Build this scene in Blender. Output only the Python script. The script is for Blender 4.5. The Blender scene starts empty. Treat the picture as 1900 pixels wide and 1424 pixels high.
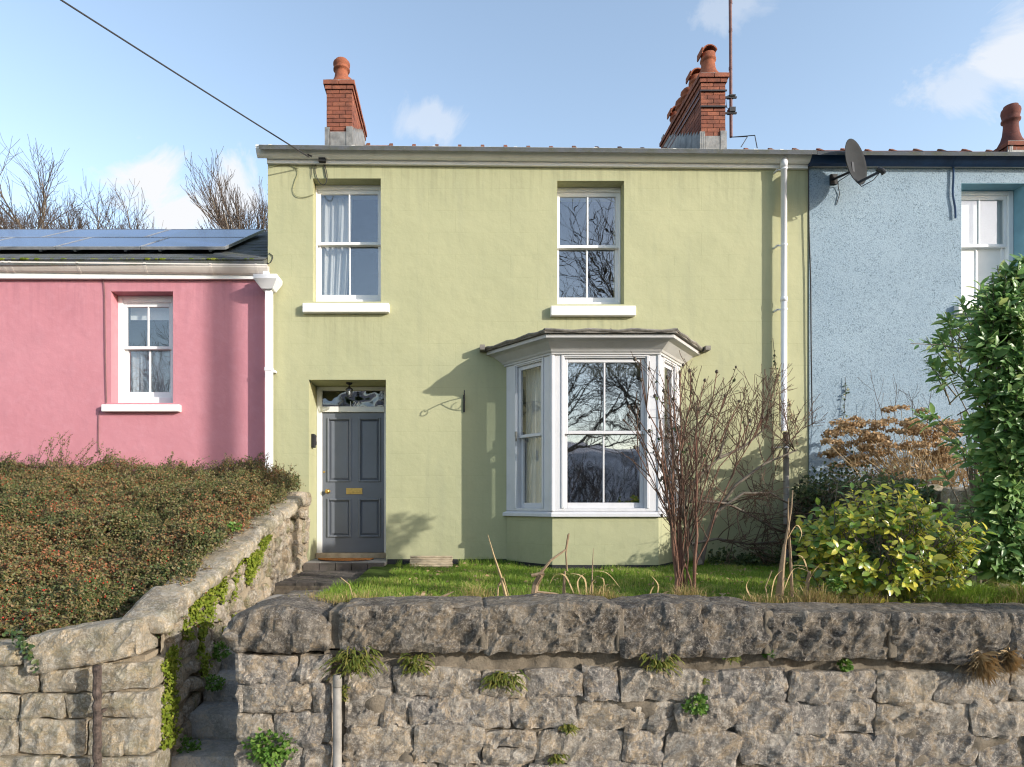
import bpy, math, random
import numpy as np
from mathutils import Vector, Matrix, noise

S = bpy.context.scene
COL = S.collection
R = math.radians

# ------------------------------------------------------------------ camera, sky, sun, exposure
CZ = 0.84                                   # camera height above the front garden
cam_d = bpy.data.cameras.new('camera'); cam = bpy.data.objects.new('camera', cam_d); COL.objects.link(cam)
cam.location = (0, 0, CZ); cam.rotation_euler = (R(90), 0, 0)
cam_d.sensor_fit = 'HORIZONTAL'; cam_d.sensor_width = 36; cam_d.lens = 36 * 1170 / 1900
cam_d.shift_x = 105 / 1900; cam_d.shift_y = 226 / 1900
cam_d.clip_start = 0.05; cam_d.clip_end = 2000
S.camera = cam
SUN = Vector((1.57, -1.0, 0.60)).normalized()          # towards the sun

W = bpy.data.worlds.new('World'); S.world = W; W.use_nodes = True
nt = W.node_tree; nt.nodes.clear()
def wn(t, **k):
    n = nt.nodes.new(t)
    for a, b in k.items(): setattr(n, a, b)
    return n
L = nt.links.new
out = wn('ShaderNodeOutputWorld'); bg = wn('ShaderNodeBackground'); bg.inputs[1].default_value = 0.15
sky = wn('ShaderNodeTexSky', sky_type='NISHITA', sun_disc=False)
sky.sun_elevation = math.asin(SUN.z); sky.sun_rotation = math.atan2(SUN.x, SUN.y)
sky.altitude = 0; sky.air_density = 1.0; sky.dust_density = 0.6; sky.ozone_density = 1.4
geo = wn('ShaderNodeTexCoord')
nrm = wn('ShaderNodeVectorMath', operation='NORMALIZE'); L(geo.outputs['Generated'], nrm.inputs[0])
n1 = wn('ShaderNodeTexNoise'); n1.inputs['Scale'].default_value = 9; n1.inputs['Detail'].default_value = 9; n1.inputs['Roughness'].default_value = 0.62
n1.inputs['Distortion'].default_value = 0.7
L(nrm.outputs[0], n1.inputs['Vector'])
def mth(op, a, b=None, clamp=False):
    m = wn('ShaderNodeMath', operation=op, use_clamp=clamp)
    for i, v in enumerate((a, b)):
        if v is None: continue
        if isinstance(v, (int, float)): m.inputs[i].default_value = v
        else: L(v, m.inputs[i])
    return m.outputs[0]
def cdir(px, py):
    return Vector(((px - 845) / 1170, 1, (938 - py) / 1170)).normalized()
mask = None
# (centre px, py, half width px, half height px, density)
for px, py, w, h, dn in ((300, 395, 105, 100, 1.0), (440, 375, 70, 70, 0.9), (800, 222, 75, 36, 0.42), (1895, 75, 75, 95, 0.75), (1800, 155, 85, 40, 0.45),
                         (1385, 5, 80, 28, 0.3), (-500, 300, 300, 150, 0.8), (2500, 380, 260, 160, 0.8)):
    c = cdir(px, py)
    sb = wn('ShaderNodeVectorMath', operation='SUBTRACT'); L(nrm.outputs[0], sb.inputs[0]); sb.inputs[1].default_value = c
    ml = wn('ShaderNodeVectorMath', operation='MULTIPLY'); L(sb.outputs[0], ml.inputs[0])
    ml.inputs[1].default_value = (1170 / w * 1.1, 1170 / w * 1.1, 1170 / h * 1.1)
    ln = wn('ShaderNodeVectorMath', operation='LENGTH'); L(ml.outputs[0], ln.inputs[0])
    v = mth('SUBTRACT', 1.0, ln.outputs['Value'])
    v = mth('ADD', v, mth('MULTIPLY', mth('SUBTRACT', n1.outputs[0], 0.53), 3.4))
    v = mth('MULTIPLY', mth('MULTIPLY', v, 1.9, True), dn)
    mask = v if mask is None else mth('MAXIMUM', mask, v)
# clouds behind the camera, as broken as those in view
n2 = wn('ShaderNodeTexNoise'); n2.inputs['Scale'].default_value = 2.3; n2.inputs['Detail'].default_value = 8
L(nrm.outputs[0], n2.inputs['Vector'])
sx = wn('ShaderNodeSeparateXYZ'); L(nrm.outputs[0], sx.inputs[0])
back = mth('MULTIPLY', mth('MULTIPLY', mth('SUBTRACT', n2.outputs[0], 0.52), 5.0, True), mth('MULTIPLY', mth('SUBTRACT', 0.1, sx.outputs[1]), 3.0, True))
mask = mth('MAXIMUM', mask, mth('MULTIPLY', back, 0.35))
mx = wn('ShaderNodeMix', data_type='RGBA'); L(mask, mx.inputs['Factor'])
tint = wn('ShaderNodeMix', data_type='RGBA', blend_type='MULTIPLY'); tint.inputs['Factor'].default_value = 1
L(sky.outputs[0], tint.inputs['A']); tint.inputs['B'].default_value = (1.60, 1.395, 1.225, 1)
L(tint.outputs['Result'], mx.inputs['A']); mx.inputs['B'].default_value = (3.3, 3.35, 3.45, 1)
L(mx.outputs['Result'], bg.inputs[0]); L(bg.outputs[0], out.inputs[0])

sun_d = bpy.data.lights.new('sun', 'SUN'); sun_d.energy = 2.9; sun_d.angle = R(0.5); sun_d.color = (1.0, 0.945, 0.86)
sun = bpy.data.objects.new('sun', sun_d); COL.objects.link(sun); sun.location = SUN * 40
sun.rotation_euler = (-SUN).to_track_quat('-Z', 'Y').to_euler()
S.view_settings.view_transform = 'Standard'; S.view_settings.look = 'None'
S.view_settings.exposure = 0.95; S.view_settings.gamma = 1; S.view_settings.use_curve_mapping = False
S.render.engine = 'CYCLES'
S.cycles.max_bounces = 8; S.cycles.transparent_max_bounces = 12; S.cycles.caustics_reflective = False; S.cycles.caustics_refractive = False
S.cycles.use_denoising = True; S.cycles.filter_width = 1.15; S.cycles.sample_clamp_indirect = 4.0

def P(px, py, d):                            # a point seen at pixel (px, py) at distance d
    return Vector(((px - 845) / 1170 * d, d, (938 - py) / 1170 * d + CZ))
def PX(px, d): return (px - 845) / 1170 * d
def PZ(py, d): return (938 - py) / 1170 * d + CZ

# ------------------------------------------------------------------ mesh helpers
class MB:
    def __init__(self): self.v, self.f, self.T = [], [], None
    def add(self, vs, fs):
        n = len(self.v)
        if self.T is not None: vs = [self.T @ Vector(p) for p in vs]
        self.v += [tuple(p) for p in vs]; self.f += [tuple(i + n for i in f) for f in fs]
    def box(self, x0, x1, y0, y1, z0, z1):
        if x0 > x1: x0, x1 = x1, x0
        if y0 > y1: y0, y1 = y1, y0
        if z0 > z1: z0, z1 = z1, z0
        self.add([(x0,y0,z0),(x1,y0,z0),(x1,y1,z0),(x0,y1,z0),(x0,y0,z1),(x1,y0,z1),(x1,y1,z1),(x0,y1,z1)],
                 [(0,3,2,1),(4,5,6,7),(0,1,5,4),(1,2,6,5),(2,3,7,6),(3,0,4,7)])
        return self
    def bar(self, a, b, w, h=None):          # a square bar between two points
        a, b = Vector(a), Vector(b); h = h or w
        t = (b - a).normalized(); s = t.cross(Vector((0, 0, 1)))
        s = s.normalized() if s.length > 1e-4 else Vector((1, 0, 0))
        u = s.cross(t)
        q = [s*w/2*i + u*h/2*j for i, j in ((-1,-1),(1,-1),(1,1),(-1,1))]
        self.add([a+k for k in q] + [b+k for k in q], [(3,2,1,0),(4,5,6,7),(0,1,5,4),(1,2,6,5),(2,3,7,6),(3,0,4,7)])
        return self
    def tube(self, pts, rad, n=6, cap=True):
        pts = np.array([tuple(p) for p in pts], float); k = len(pts)
        rad = np.full(k, rad) if np.isscalar(rad) else np.array(rad, float)
        V, Q = tube_arrays(pts[None], rad[None], n)
        fs = [tuple(q) for q in Q]
        if cap: fs += [tuple(range(n))[::-1], tuple(range((k-1)*n, k*n))]
        self.add([tuple(p) for p in V], fs); return self
    def lathe(self, c, prof, n=16, cap=True):  # prof: (radius, z)
        vs, fs = [], []
        for r, z in prof:
            for i in range(n):
                a = 2*math.pi*i/n; vs.append((c[0]+r*math.cos(a), c[1]+r*math.sin(a), c[2]+z))
        for j in range(len(prof)-1):
            for i in range(n):
                i2 = (i+1) % n; fs.append((j*n+i, j*n+i2, (j+1)*n+i2, (j+1)*n+i))
        if cap: fs += [tuple(range(n))[::-1], tuple(range((len(prof)-1)*n, len(prof)*n))]
        self.add(vs, fs); return self
    def prism(self, prof, x0, x1, dz=0.0):     # closed (y, z) outline run along X, the far end dz higher
        n = len(prof)
        self.add([(x0, y, z) for y, z in prof] + [(x1, y, z+dz) for y, z in prof],
                 [tuple(range(n)), tuple(range(n, 2*n))[::-1]] + [(i, i+n, (i+1) % n+n, (i+1) % n) for i in range(n)])
        return self
    def sweep(self, line, prof, closed=True):  # prof: (outward offset, z) swept along a plan polyline with mitred corners
        m = len(line); pts = [Vector(p) for p in line]; nr = []
        for i in range(m-1):
            t = (pts[i+1]-pts[i]).normalized(); nr.append(Vector((t.y, -t.x)))
        off = []
        for i in range(m):
            if i == 0: o = nr[0]
            elif i == m-1: o = nr[-1]
            else:
                b = (nr[i-1]+nr[i]); o = b * (2/ b.length_squared) if b.length > 1e-6 else nr[i]
            off.append(o)
        n = len(prof); vs = []
        for i in range(m):
            for o, z in prof: vs.append((pts[i].x+off[i].x*o, pts[i].y+off[i].y*o, z))
        fs = []
        for i in range(m-1):
            for j in range(n if closed else n-1):
                j2 = (j+1) % n; fs.append((i*n+j, (i+1)*n+j, (i+1)*n+j2, i*n+j2))
        if closed: fs += [tuple(range(n)), tuple(range((m-1)*n, m*n))[::-1]]
        self.add(vs, fs); return self
    def sphere(self, c, r, n=8, m=5, sq=(1,1,1)):
        vs = [(c[0], c[1], c[2]-r*sq[2])]
        for j in range(1, m):
            t = math.pi*j/m
            for i in range(n):
                a = 2*math.pi*i/n
                vs.append((c[0]+r*sq[0]*math.sin(t)*math.cos(a), c[1]+r*sq[1]*math.sin(t)*math.sin(a), c[2]-r*sq[2]*math.cos(t)))
        vs.append((c[0], c[1], c[2]+r*sq[2])); e = len(vs)-1
        fs = [(0, 1+(i+1) % n, 1+i) for i in range(n)]
        for j in range(m-2):
            for i in range(n):
                i2 = (i+1) % n; fs.append((1+j*n+i, 1+j*n+i2, 1+(j+1)*n+i2, 1+(j+1)*n+i))
        fs += [(1+(m-2)*n+i, 1+(m-2)*n+(i+1) % n, e) for i in range(n)]
        self.add(vs, fs); return self

def tube_arrays(pts, rad, n):
    """pts (N,k,3), rad (N,k) -> verts, quads of N tubes with n sides"""
    N, k, _ = pts.shape
    t = np.gradient(pts, axis=1) if k > 1 else pts
    t /= np.linalg.norm(t, axis=2, keepdims=True) + 1e-9
    ref = np.where(np.abs(t[:, :1, 2:3]) > 0.9, np.array([[[1., 0, 0]]]), np.array([[[0, 0, 1.]]]))
    a = np.cross(t, np.broadcast_to(ref, t.shape)); a /= np.linalg.norm(a, axis=2, keepdims=True) + 1e-9
    b = np.cross(t, a)
    th = np.arange(n) * 2*np.pi/n
    V = pts[:, :, None] + rad[:, :, None, None]*(np.cos(th)[None, None, :, None]*a[:, :, None] + np.sin(th)[None, None, :, None]*b[:, :, None])
    idx = np.arange(N*k*n).reshape(N, k, n)
    q = np.stack([idx[:, :-1], idx[:, 1:], np.roll(idx, -1, 2)[:, 1:], np.roll(idx, -1, 2)[:, :-1]], -1).reshape(-1, 4)
    return V.reshape(-1, 3), q

def branch_mesh(brs, n=4):
    """list of (pts, radii) -> verts, quads; grouped by length"""
    by = {}
    for p, r in brs: by.setdefault(len(p), []).append((p, r))
    Vs, Qs, o = [], [], 0
    for k, l in by.items():
        V, Q = tube_arrays(np.array([x[0] for x in l], float), np.array([x[1] for x in l], float), n)
        Vs.append(V); Qs.append(Q+o); o += len(V)
    return np.concatenate(Vs), np.concatenate(Qs)

def mesh_np(name, V, faces):
    """faces: list of int arrays (n, 3) or (n, 4)"""
    me = bpy.data.meshes.new(name)
    me.vertices.add(len(V)); me.vertices.foreach_set('co', np.ascontiguousarray(V, np.float32).ravel())
    li = np.concatenate([f.ravel() for f in faces]).astype(np.int32)
    tot = np.concatenate([np.full(len(f), f.shape[1]) for f in faces]).astype(np.int32)
    st = np.concatenate([[0], np.cumsum(tot)[:-1]]).astype(np.int32)
    me.loops.add(len(li)); me.loops.foreach_set('vertex_index', li)
    me.polygons.add(len(tot)); me.polygons.foreach_set('loop_start', st); me.polygons.foreach_set('loop_total', tot)
    me.update(calc_edges=True); me.validate()
    return me

# ------------------------------------------------------------------ object helpers
def wl(o):
    v = Vector((0, 0, 0))
    while o is not None: v = v + o.location; o = o.parent
    return v
def tag(o, label=None, cat=None, group=None, kind=None):
    if label: o['label'] = label
    if cat: o['category'] = cat
    if group: o['group'] = group
    if kind: o['kind'] = kind
    return o
def thing(name, label, cat, loc=(0, 0, 0), group=None):
    o = bpy.data.objects.new(name, None); o.empty_display_size = 0.1; COL.objects.link(o); o.location = loc
    return tag(o, label, cat, group)
def link(name, me, mat, parent=None, loc=(0, 0, 0), smooth=False, bevel=0):
    if mat is not None and not me.materials: me.materials.append(mat)
    if smooth:
        me.polygons.foreach_set('use_smooth', [True]*len(me.polygons))
    o = bpy.data.objects.new(name, me); COL.objects.link(o)
    if parent is not None: o.parent = parent
    o.location = loc
    if bevel:
        m = o.modifiers.new('edge', 'BEVEL'); m.width = bevel; m.segments = 2; m.limit_method = 'ANGLE'; m.angle_limit = R(40)
    return o
def obj(name, mb, mat, parent=None, smooth=False, bevel=0, local=False):
    """link a mesh whose vertices are in world space (local: in the parent's space)"""
    V = np.array(mb.v, float)
    loc = (0, 0, 0)
    if not local:
        if parent is not None: V = V - np.array(wl(parent))
        else:
            c = (V.min(0)+V.max(0))/2; c[2] = V[:, 2].min(); V = V-c; loc = tuple(c)
    me = bpy.data.meshes.new(name); me.from_pydata([tuple(p) for p in V], [], mb.f); me.update()
    return link(name, me, mat, parent, loc, smooth, bevel)
def obj_np(name, V, faces, mat, parent=None, smooth=False):
    V = np.asarray(V, float); loc = (0, 0, 0)
    if parent is not None: V = V - np.array(wl(parent))
    else:
        c = (V.min(0)+V.max(0))/2; c[2] = V[:, 2].min(); V = V-c; loc = tuple(c)
    return link(name, mesh_np(name, V, faces), mat, parent, loc, smooth)

# ------------------------------------------------------------------ materials
class NT:
    def __init__(self, name):
        self.m = bpy.data.materials.new(name); self.m.use_nodes = True; self.t = self.m.node_tree; self.t.nodes.clear()
        self.o = self.n('ShaderNodeOutputMaterial'); self.b = self.n('ShaderNodeBsdfPrincipled'); self.l(self.b.outputs[0], self.o.inputs[0])
        self.pos = self.n('ShaderNodeNewGeometry').outputs['Position']
    def n(self, t, **k):
        x = self.t.nodes.new(t)
        for a, b in k.items(): setattr(x, a, b)
        return x
    def l(self, a, b): self.t.links.new(a, b)
    def noise(self, scale, detail=6, rough=0.6, vec=None, dist=0.0, stretch=None):
        x = self.n('ShaderNodeTexNoise'); x.inputs['Scale'].default_value = scale; x.inputs['Detail'].default_value = detail
        x.inputs['Roughness'].default_value = rough; x.inputs['Distortion'].default_value = dist
        v = vec or self.pos
        if stretch:
            m = self.n('ShaderNodeVectorMath', operation='MULTIPLY'); self.l(v, m.inputs[0]); m.inputs[1].default_value = stretch; v = m.outputs[0]
        self.l(v, x.inputs['Vector']); return x.outputs[0]
    def vor(self, scale, feature='F1', vec=None):
        x = self.n('ShaderNodeTexVoronoi', feature=feature); x.inputs['Scale'].default_value = scale
        self.l(vec or self.pos, x.inputs['Vector']); return x
    def ramp(self, f, lo, hi):
        x = self.n('ShaderNodeMapRange'); self.l(f, x.inputs[0]); x.inputs[1].default_value = lo; x.inputs[2].default_value = hi; return x.outputs[0]
    def mix(self, f, a, b, mode='MIX'):
        x = self.n('ShaderNodeMix', data_type='RGBA', blend_type=mode)
        for s, v in (('Factor', f), ('A', a), ('B', b)):
            i = x.inputs[s] if s != 'Factor' else x.inputs['Factor']
            if isinstance(v, (int, float)): i.default_value = v
            elif isinstance(v, tuple): i.default_value = (*v, 1)
            else: self.l(v, i)
        return x.outputs['Result']
    def math(self, op, a, b=None, clamp=False):
        x = self.n('ShaderNodeMath', operation=op, use_clamp=clamp)
        for i, v in enumerate((a, b)):
            if v is None: continue
            if isinstance(v, (int, float)): x.inputs[i].default_value = v
            else: self.l(v, x.inputs[i])
        return x.outputs[0]
    def bump(self, h, strength=0.5, dist=0.01, prev=None):
        x = self.n('ShaderNodeBump'); x.inputs['Strength'].default_value = strength; x.inputs['Distance'].default_value = dist
        self.l(h, x.inputs['Height'])
        if prev is not None: self.l(prev, x.inputs['Normal'])
        return x.outputs[0]
    def done(self, col=None, rough=0.7, normal=None, spec=0.4, metal=0.0, **k):
        b = self.b
        for s, v in (('Base Color', col), ('Roughness', rough), ('Normal', normal), ('Specular IOR Level', spec), ('Metallic', metal)):
            if v is None: continue
            if isinstance(v, (int, float)): b.inputs[s].default_value = v
            elif isinstance(v, tuple): b.inputs[s].default_value = (*v, 1)
            else: self.l(v, b.inputs[s])
        for s, v in k.items(): b.inputs[s.replace('_', ' ')].default_value = v
        return self.m
    def rnd(self):                            # random per object and per loose piece
        i = self.n('ShaderNodeNewGeometry').outputs['Random Per Island']; o = self.n('ShaderNodeObjectInfo').outputs['Random']
        return self.math('FRACT', self.math('ADD', i, o))
def sc(c, k): return tuple(min(1, x*k) for x in c)

def simple(name, col, rough=0.6, var=0.12, scale=6, bump=0.15, bscale=80, spec=0.4, metal=0.0, dist=0.002):
    t = NT(name); f = t.noise(scale, 5)
    c = t.mix(t.ramp(f, 0.3, 0.7), sc(col, 1-var), sc(col, 1+var))
    return t.done(c, rough, t.bump(t.noise(bscale, 4), bump, dist), spec, metal)

def paint_white(name, col=(0.78, 0.77, 0.74), dirt=(0.45, 0.42, 0.36), amt=0.25):
    t = NT(name); f = t.noise(5, 7, 0.65); g = t.noise(40, 4)
    c = t.mix(t.math('MULTIPLY', t.ramp(f, 0.5, 0.8), amt), col, dirt)
    return t.done(c, 0.42, t.bump(g, 0.12, 0.002), 0.45)

def stucco_green():
    t = NT('green_render'); base = (0.395, 0.40, 0.240)
    big = t.noise(0.8, 6, 0.6); mid = t.noise(6, 6, 0.65); fine = t.noise(140, 3)
    c = t.mix(t.ramp(big, 0.3, 0.7), sc(base, 0.93), (0.415, 0.412, 0.248))
    c = t.mix(t.math('MULTIPLY', t.ramp(mid, 0.52, 0.8), 0.35), c, (0.335, 0.335, 0.20))
    drips = t.noise(7, 5, 0.6, stretch=(1, 1, 0.09))
    c = t.mix(t.math('MULTIPLY', t.ramp(drips, 0.52, 0.72), 0.35), c, (0.30, 0.31, 0.205))
    # scored ashlar joints
    v = t.n('ShaderNodeSeparateXYZ'); t.l(t.pos, v.inputs[0]); cb = t.n('ShaderNodeCombineXYZ')
    wob = t.math('MULTIPLY', t.math('SUBTRACT', t.noise(2.2, 2), 0.5), 0.02)
    t.l(v.outputs[0], cb.inputs[0]); t.l(t.math('ADD', v.outputs[2], wob), cb.inputs[1])
    br = t.n('ShaderNodeTexBrick'); t.l(cb.outputs[0], br.inputs['Vector']); br.inputs['Scale'].default_value = 1
    br.inputs['Brick Width'].default_value = 0.78; br.inputs['Row Height'].default_value = 0.315; br.inputs['Mortar Size'].default_value = 0.005
    br.inputs['Mortar Smooth'].default_value = 0.3
    j = br.outputs['Fac']
    keep = t.ramp(t.noise(1.7, 3), 0.38, 0.6)
    jj = t.math('MULTIPLY', j, keep)
    c = t.mix(t.math('MULTIPLY', jj, 0.24), c, (0.25, 0.27, 0.14))
    nb = t.bump(t.math('MULTIPLY', jj, -1.0), 0.25, 0.003)
    nb = t.bump(t.noise(2.6, 5, 0.55), 0.3, 0.05, nb); nb = t.bump(mid, 0.2, 0.02, nb); nb = t.bump(fine, 0.25, 0.003, nb)
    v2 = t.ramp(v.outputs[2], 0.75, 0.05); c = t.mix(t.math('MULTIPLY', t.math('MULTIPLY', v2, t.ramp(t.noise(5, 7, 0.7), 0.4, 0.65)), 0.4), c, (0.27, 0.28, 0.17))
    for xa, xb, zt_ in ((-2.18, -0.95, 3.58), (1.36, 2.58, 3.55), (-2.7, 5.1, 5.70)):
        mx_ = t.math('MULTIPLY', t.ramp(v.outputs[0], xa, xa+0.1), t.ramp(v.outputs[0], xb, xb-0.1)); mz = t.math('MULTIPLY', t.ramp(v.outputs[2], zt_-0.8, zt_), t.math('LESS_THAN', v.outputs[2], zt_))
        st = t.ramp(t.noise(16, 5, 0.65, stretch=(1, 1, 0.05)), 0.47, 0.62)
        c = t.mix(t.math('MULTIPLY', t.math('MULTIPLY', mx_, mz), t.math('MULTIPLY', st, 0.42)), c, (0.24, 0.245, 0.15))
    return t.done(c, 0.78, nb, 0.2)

def stucco_pink():
    t = NT('pink_render'); a = (0.52, 0.215, 0.25)
    big = t.noise(0.9, 6, 0.6); mid = t.noise(7, 6); fine = t.noise(150, 3)
    c = t.mix(t.ramp(big, 0.3, 0.7), sc(a, 0.93), (0.535, 0.235, 0.27))
    d = t.noise(8, 5, 0.6, stretch=(1, 1, 0.1))
    c = t.mix(t.math('MULTIPLY', t.ramp(d, 0.58, 0.85), 0.25), c, (0.47, 0.21, 0.26))
    v = t.n('ShaderNodeSeparateXYZ'); t.l(t.pos, v.inputs[0]); mz = t.ramp(v.outputs[2], 3.1, 4.15); st = t.ramp(t.noise(14, 5, 0.65, stretch=(1, 1, 0.05)), 0.46, 0.62)
    c = t.mix(t.math('MULTIPLY', t.math('MULTIPLY', mz, st), 0.4), c, (0.36, 0.15, 0.19))
    c = t.mix(t.math('MULTIPLY', t.ramp(mid, 0.5, 0.62), 0.25), c, (0.56, 0.27, 0.31))
    nb = t.bump(t.noise(2.6, 5, 0.55), 0.3, 0.05); nb = t.bump(mid, 0.2, 0.02, nb); nb = t.bump(fine, 0.25, 0.003, nb)
    return t.done(c, 0.75, nb, 0.25)

def pebbledash():
    t = NT('blue_pebbledash'); a = (0.255, 0.34, 0.415)
    d = t.vor(75).outputs['Distance']
    n = t.noise(48, 5, 0.75, dist=0.4); big = t.noise(0.9, 5)
    c = t.mix(t.ramp(big, 0.3, 0.7), sc(a, 0.93), (0.285, 0.37, 0.44))
    spots = t.math('MULTIPLY', t.ramp(n, 0.53, 0.57), t.ramp(t.noise(4, 5, 0.7), 0.25, 0.6), True)
    c = t.mix(t.math('MULTIPLY', spots, 0.75), c, (0.06, 0.095, 0.12))
    c = t.mix(t.math('MULTIPLY', t.ramp(t.noise(75, 4, 0.7), 0.55, 0.7), 0.35), c, (0.50, 0.60, 0.66))
    nb = t.bump(t.math('SUBTRACT', 1.0, d), 0.3, 0.006); nb = t.bump(t.noise(42, 6, 0.75), 0.55, 0.012, nb)
    return t.done(c, 0.85, nb, 0.15)

def stone_mat(name, a, b, dark, light, dk=0.55, lt=0.5, moss=0.0):
    t = NT(name)
    c = t.mix(t.rnd(), a, b)
    c = t.mix(t.math('MULTIPLY', t.ramp(t.noise(4.5, 8, 0.7, dist=0.6), 0.43, 0.57), 0.5), c, sc(a, 0.62))
    c = t.mix(t.math('MULTIPLY', t.ramp(t.noise(7.5, 8, 0.72, dist=1.0), 0.5, 0.57), 0.5), c, (b[0]*1.3, b[1]*1.14, b[2]*0.92))
    c = t.mix(t.math('MULTIPLY', t.ramp(t.noise(3.1, 8, 0.75, dist=0.8), 0.51, 0.58), dk), c, dark)
    c = t.mix(t.math('MULTIPLY', t.ramp(t.noise(13, 9, 0.75, dist=0.6), 0.52, 0.58), lt), c, light)
    c = t.mix(t.math('MULTIPLY', t.ramp(t.noise(20, 9, 0.8, dist=1.4, stretch=(1.0, 1.0, 0.7)), 0.52, 0.60), 0.42), c, dark)
    c = t.mix(t.math('MULTIPLY', t.ramp(t.noise(50, 6, 0.75, dist=0.5), 0.53, 0.59), 0.55), c, light)
    if moss:
        g = t.noise(4.2, 7, 0.7); c = t.mix(t.math('MULTIPLY', t.ramp(g, 0.5, 0.6), moss), c, (0.15, 0.16, 0.04))
    h = t.noise(13, 10, 0.72, dist=0.8); v = t.noise(36, 8, 0.75, dist=1.0, stretch=(1.2, 1.2, 0.7))
    nb = t.bump(h, 1.0, 0.06); nb = t.bump(v, 0.9, 0.02, nb)
    return t.done(c, 0.92, nb, 0.15)

def mortar_mat(name, col):
    t = NT(name); f = t.noise(6, 8, 0.7)
    c = t.mix(t.ramp(f, 0.3, 0.7), sc(col, 0.65), sc(col, 1.15)); c = t.mix(t.ramp(t.noise(60, 5, 0.8), 0.5, 0.75), c, sc(col, 0.5))
    nb = t.bump(t.noise(20, 8, 0.7), 0.6, 0.03); nb = t.bump(t.noise(110, 4), 0.6, 0.006, nb)
    return t.done(c, 0.95, nb, 0.15)

def leaf_mat(name, cols, rough=0.35, spec=0.5, trans=0.25, vein=True):
    """cols: list of (position, colour) over the random value of each leaf"""
    t = NT(name); r = t.rnd()
    x = t.n('ShaderNodeValToRGB'); t.l(r, x.inputs[0]); e = x.color_ramp.elements
    while len(e) < len(cols): e.new(0.5)
    for i, (p, c) in enumerate(cols): e[i].position = p; e[i].color = (*c, 1)
    c = t.mix(t.math('MULTIPLY', t.noise(30, 3), 0.35), x.outputs[0], sc(cols[0][1], 0.5))
    m = t.done(c, rough, None, spec)
    if trans:
        tr = t.n('ShaderNodeBsdfTranslucent'); t.l(x.outputs[0], tr.inputs[0])
        ms = t.n('ShaderNodeMixShader'); ms.inputs[0].default_value = trans
        t.l(t.b.outputs[0], ms.inputs[1]); t.l(tr.outputs[0], ms.inputs[2]); t.l(ms.outputs[0], t.o.inputs[0])
    return m

def bark_mat(name, a, b, scale=20, bump=0.6):
    t = NT(name); f = t.noise(scale, 7, 0.7, stretch=(1, 1, 0.3)); r = t.rnd()
    c = t.mix(t.ramp(f, 0.35, 0.65), a, b); c = t.mix(t.math('MULTIPLY', r, 0.4), c, sc(b, 1.2))
    return t.done(c, 0.85, t.bump(t.noise(scale*4, 5), bump, 0.005), 0.2)

def glass_mat(name='window_glass', refl=0.13, wav=0.02, tint=(0.92, 0.94, 0.95), rough=0.0):
    t = NT(name); t.t.nodes.remove(t.b)
    g = t.n('ShaderNodeBsdfGlossy'); g.inputs['Roughness'].default_value = rough; g.inputs[0].default_value = (0.95, 0.96, 1.0, 1)
    tr = t.n('ShaderNodeBsdfTransparent'); tr.inputs[0].default_value = (*tint, 1)
    nb = t.bump(t.noise(2.2, 2, 0.4), wav, 0.1); t.l(nb, g.inputs['Normal'])
    lw = t.n('ShaderNodeLayerWeight'); lw.inputs[0].default_value = 0.5
    f = t.math('ADD', t.math('MULTIPLY', t.math('POWER', lw.outputs['Facing'], 4.0), 0.6), refl, True)
    m = t.n('ShaderNodeMixShader'); t.l(f, m.inputs[0]); t.l(tr.outputs[0], m.inputs[1]); t.l(g.outputs[0], m.inputs[2]); t.l(m.outputs[0], t.o.inputs[0])
    return t.m

M = {}
M['green'] = stucco_green(); M['pink'] = stucco_pink(); M['blue'] = pebbledash()
M['white'] = paint_white('white_paint'); M['white_clean'] = paint_white('white_gloss', (0.80, 0.80, 0.80), amt=0.12)
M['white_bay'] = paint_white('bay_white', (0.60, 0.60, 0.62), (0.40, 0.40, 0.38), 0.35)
M['gutter'] = paint_white('cream_gutter', (0.80, 0.79, 0.75), (0.45, 0.43, 0.36), 0.35)
M['gutter_pink'] = paint_white('white_gutter', (0.72, 0.66, 0.60), (0.40, 0.34, 0.28), 0.45)
M['navy'] = simple('navy_gutter_paint', (0.022, 0.055, 0.13), 0.3, 0.25, 5, 0.1)
M['plinth'] = simple('black_plinth', (0.018, 0.018, 0.02), 0.7, 0.4, 8, 0.5, 60)
M['stone'] = stone_mat('grey_limestone', (0.31, 0.285, 0.26), (0.50, 0.425, 0.325), (0.08, 0.076, 0.076), (0.70, 0.64, 0.55), 0.4, 0.5)
M['cope'] = stone_mat('dark_coping_limestone', (0.165, 0.148, 0.128), (0.29, 0.25, 0.195), (0.035, 0.033, 0.036), (0.52, 0.47, 0.40), 0.55, 0.38)
M['sandstone'] = stone_mat('pale_limestone', (0.47, 0.41, 0.31), (0.57, 0.49, 0.37), (0.17, 0.15, 0.125), (0.74, 0.69, 0.60), 0.5, 0.5, 0.25)
M['rubble'] = stone_mat('mossy_rubble', (0.40, 0.34, 0.26), (0.50, 0.42, 0.33), (0.11, 0.09, 0.07), (0.70, 0.64, 0.54), 0.45, 0.55, 0.5)
M['mortar'] = mortar_mat('tan_mortar', (0.215, 0.18, 0.135)); M['mortar_pale'] = mortar_mat('pale_mortar', (0.34, 0.28, 0.20))
M['brick'] = None
def brick_mat(name, a, b, soot):
    t = NT(name); r = t.rnd(); c = t.mix(r, a, b)
    c = t.mix(t.math('MULTIPLY', t.ramp(t.noise(5, 8, 0.75), 0.44, 0.66), 0.8), c, soot); c = t.mix(t.math('MULTIPLY', t.ramp(t.noise(22, 8, 0.8), 0.58, 0.68), 0.4), c, (0.34, 0.27, 0.2))
    nb = t.bump(t.noise(60, 5, 0.7), 0.5, 0.006)
    return t.done(c, 0.85, nb, 0.2)
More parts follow.
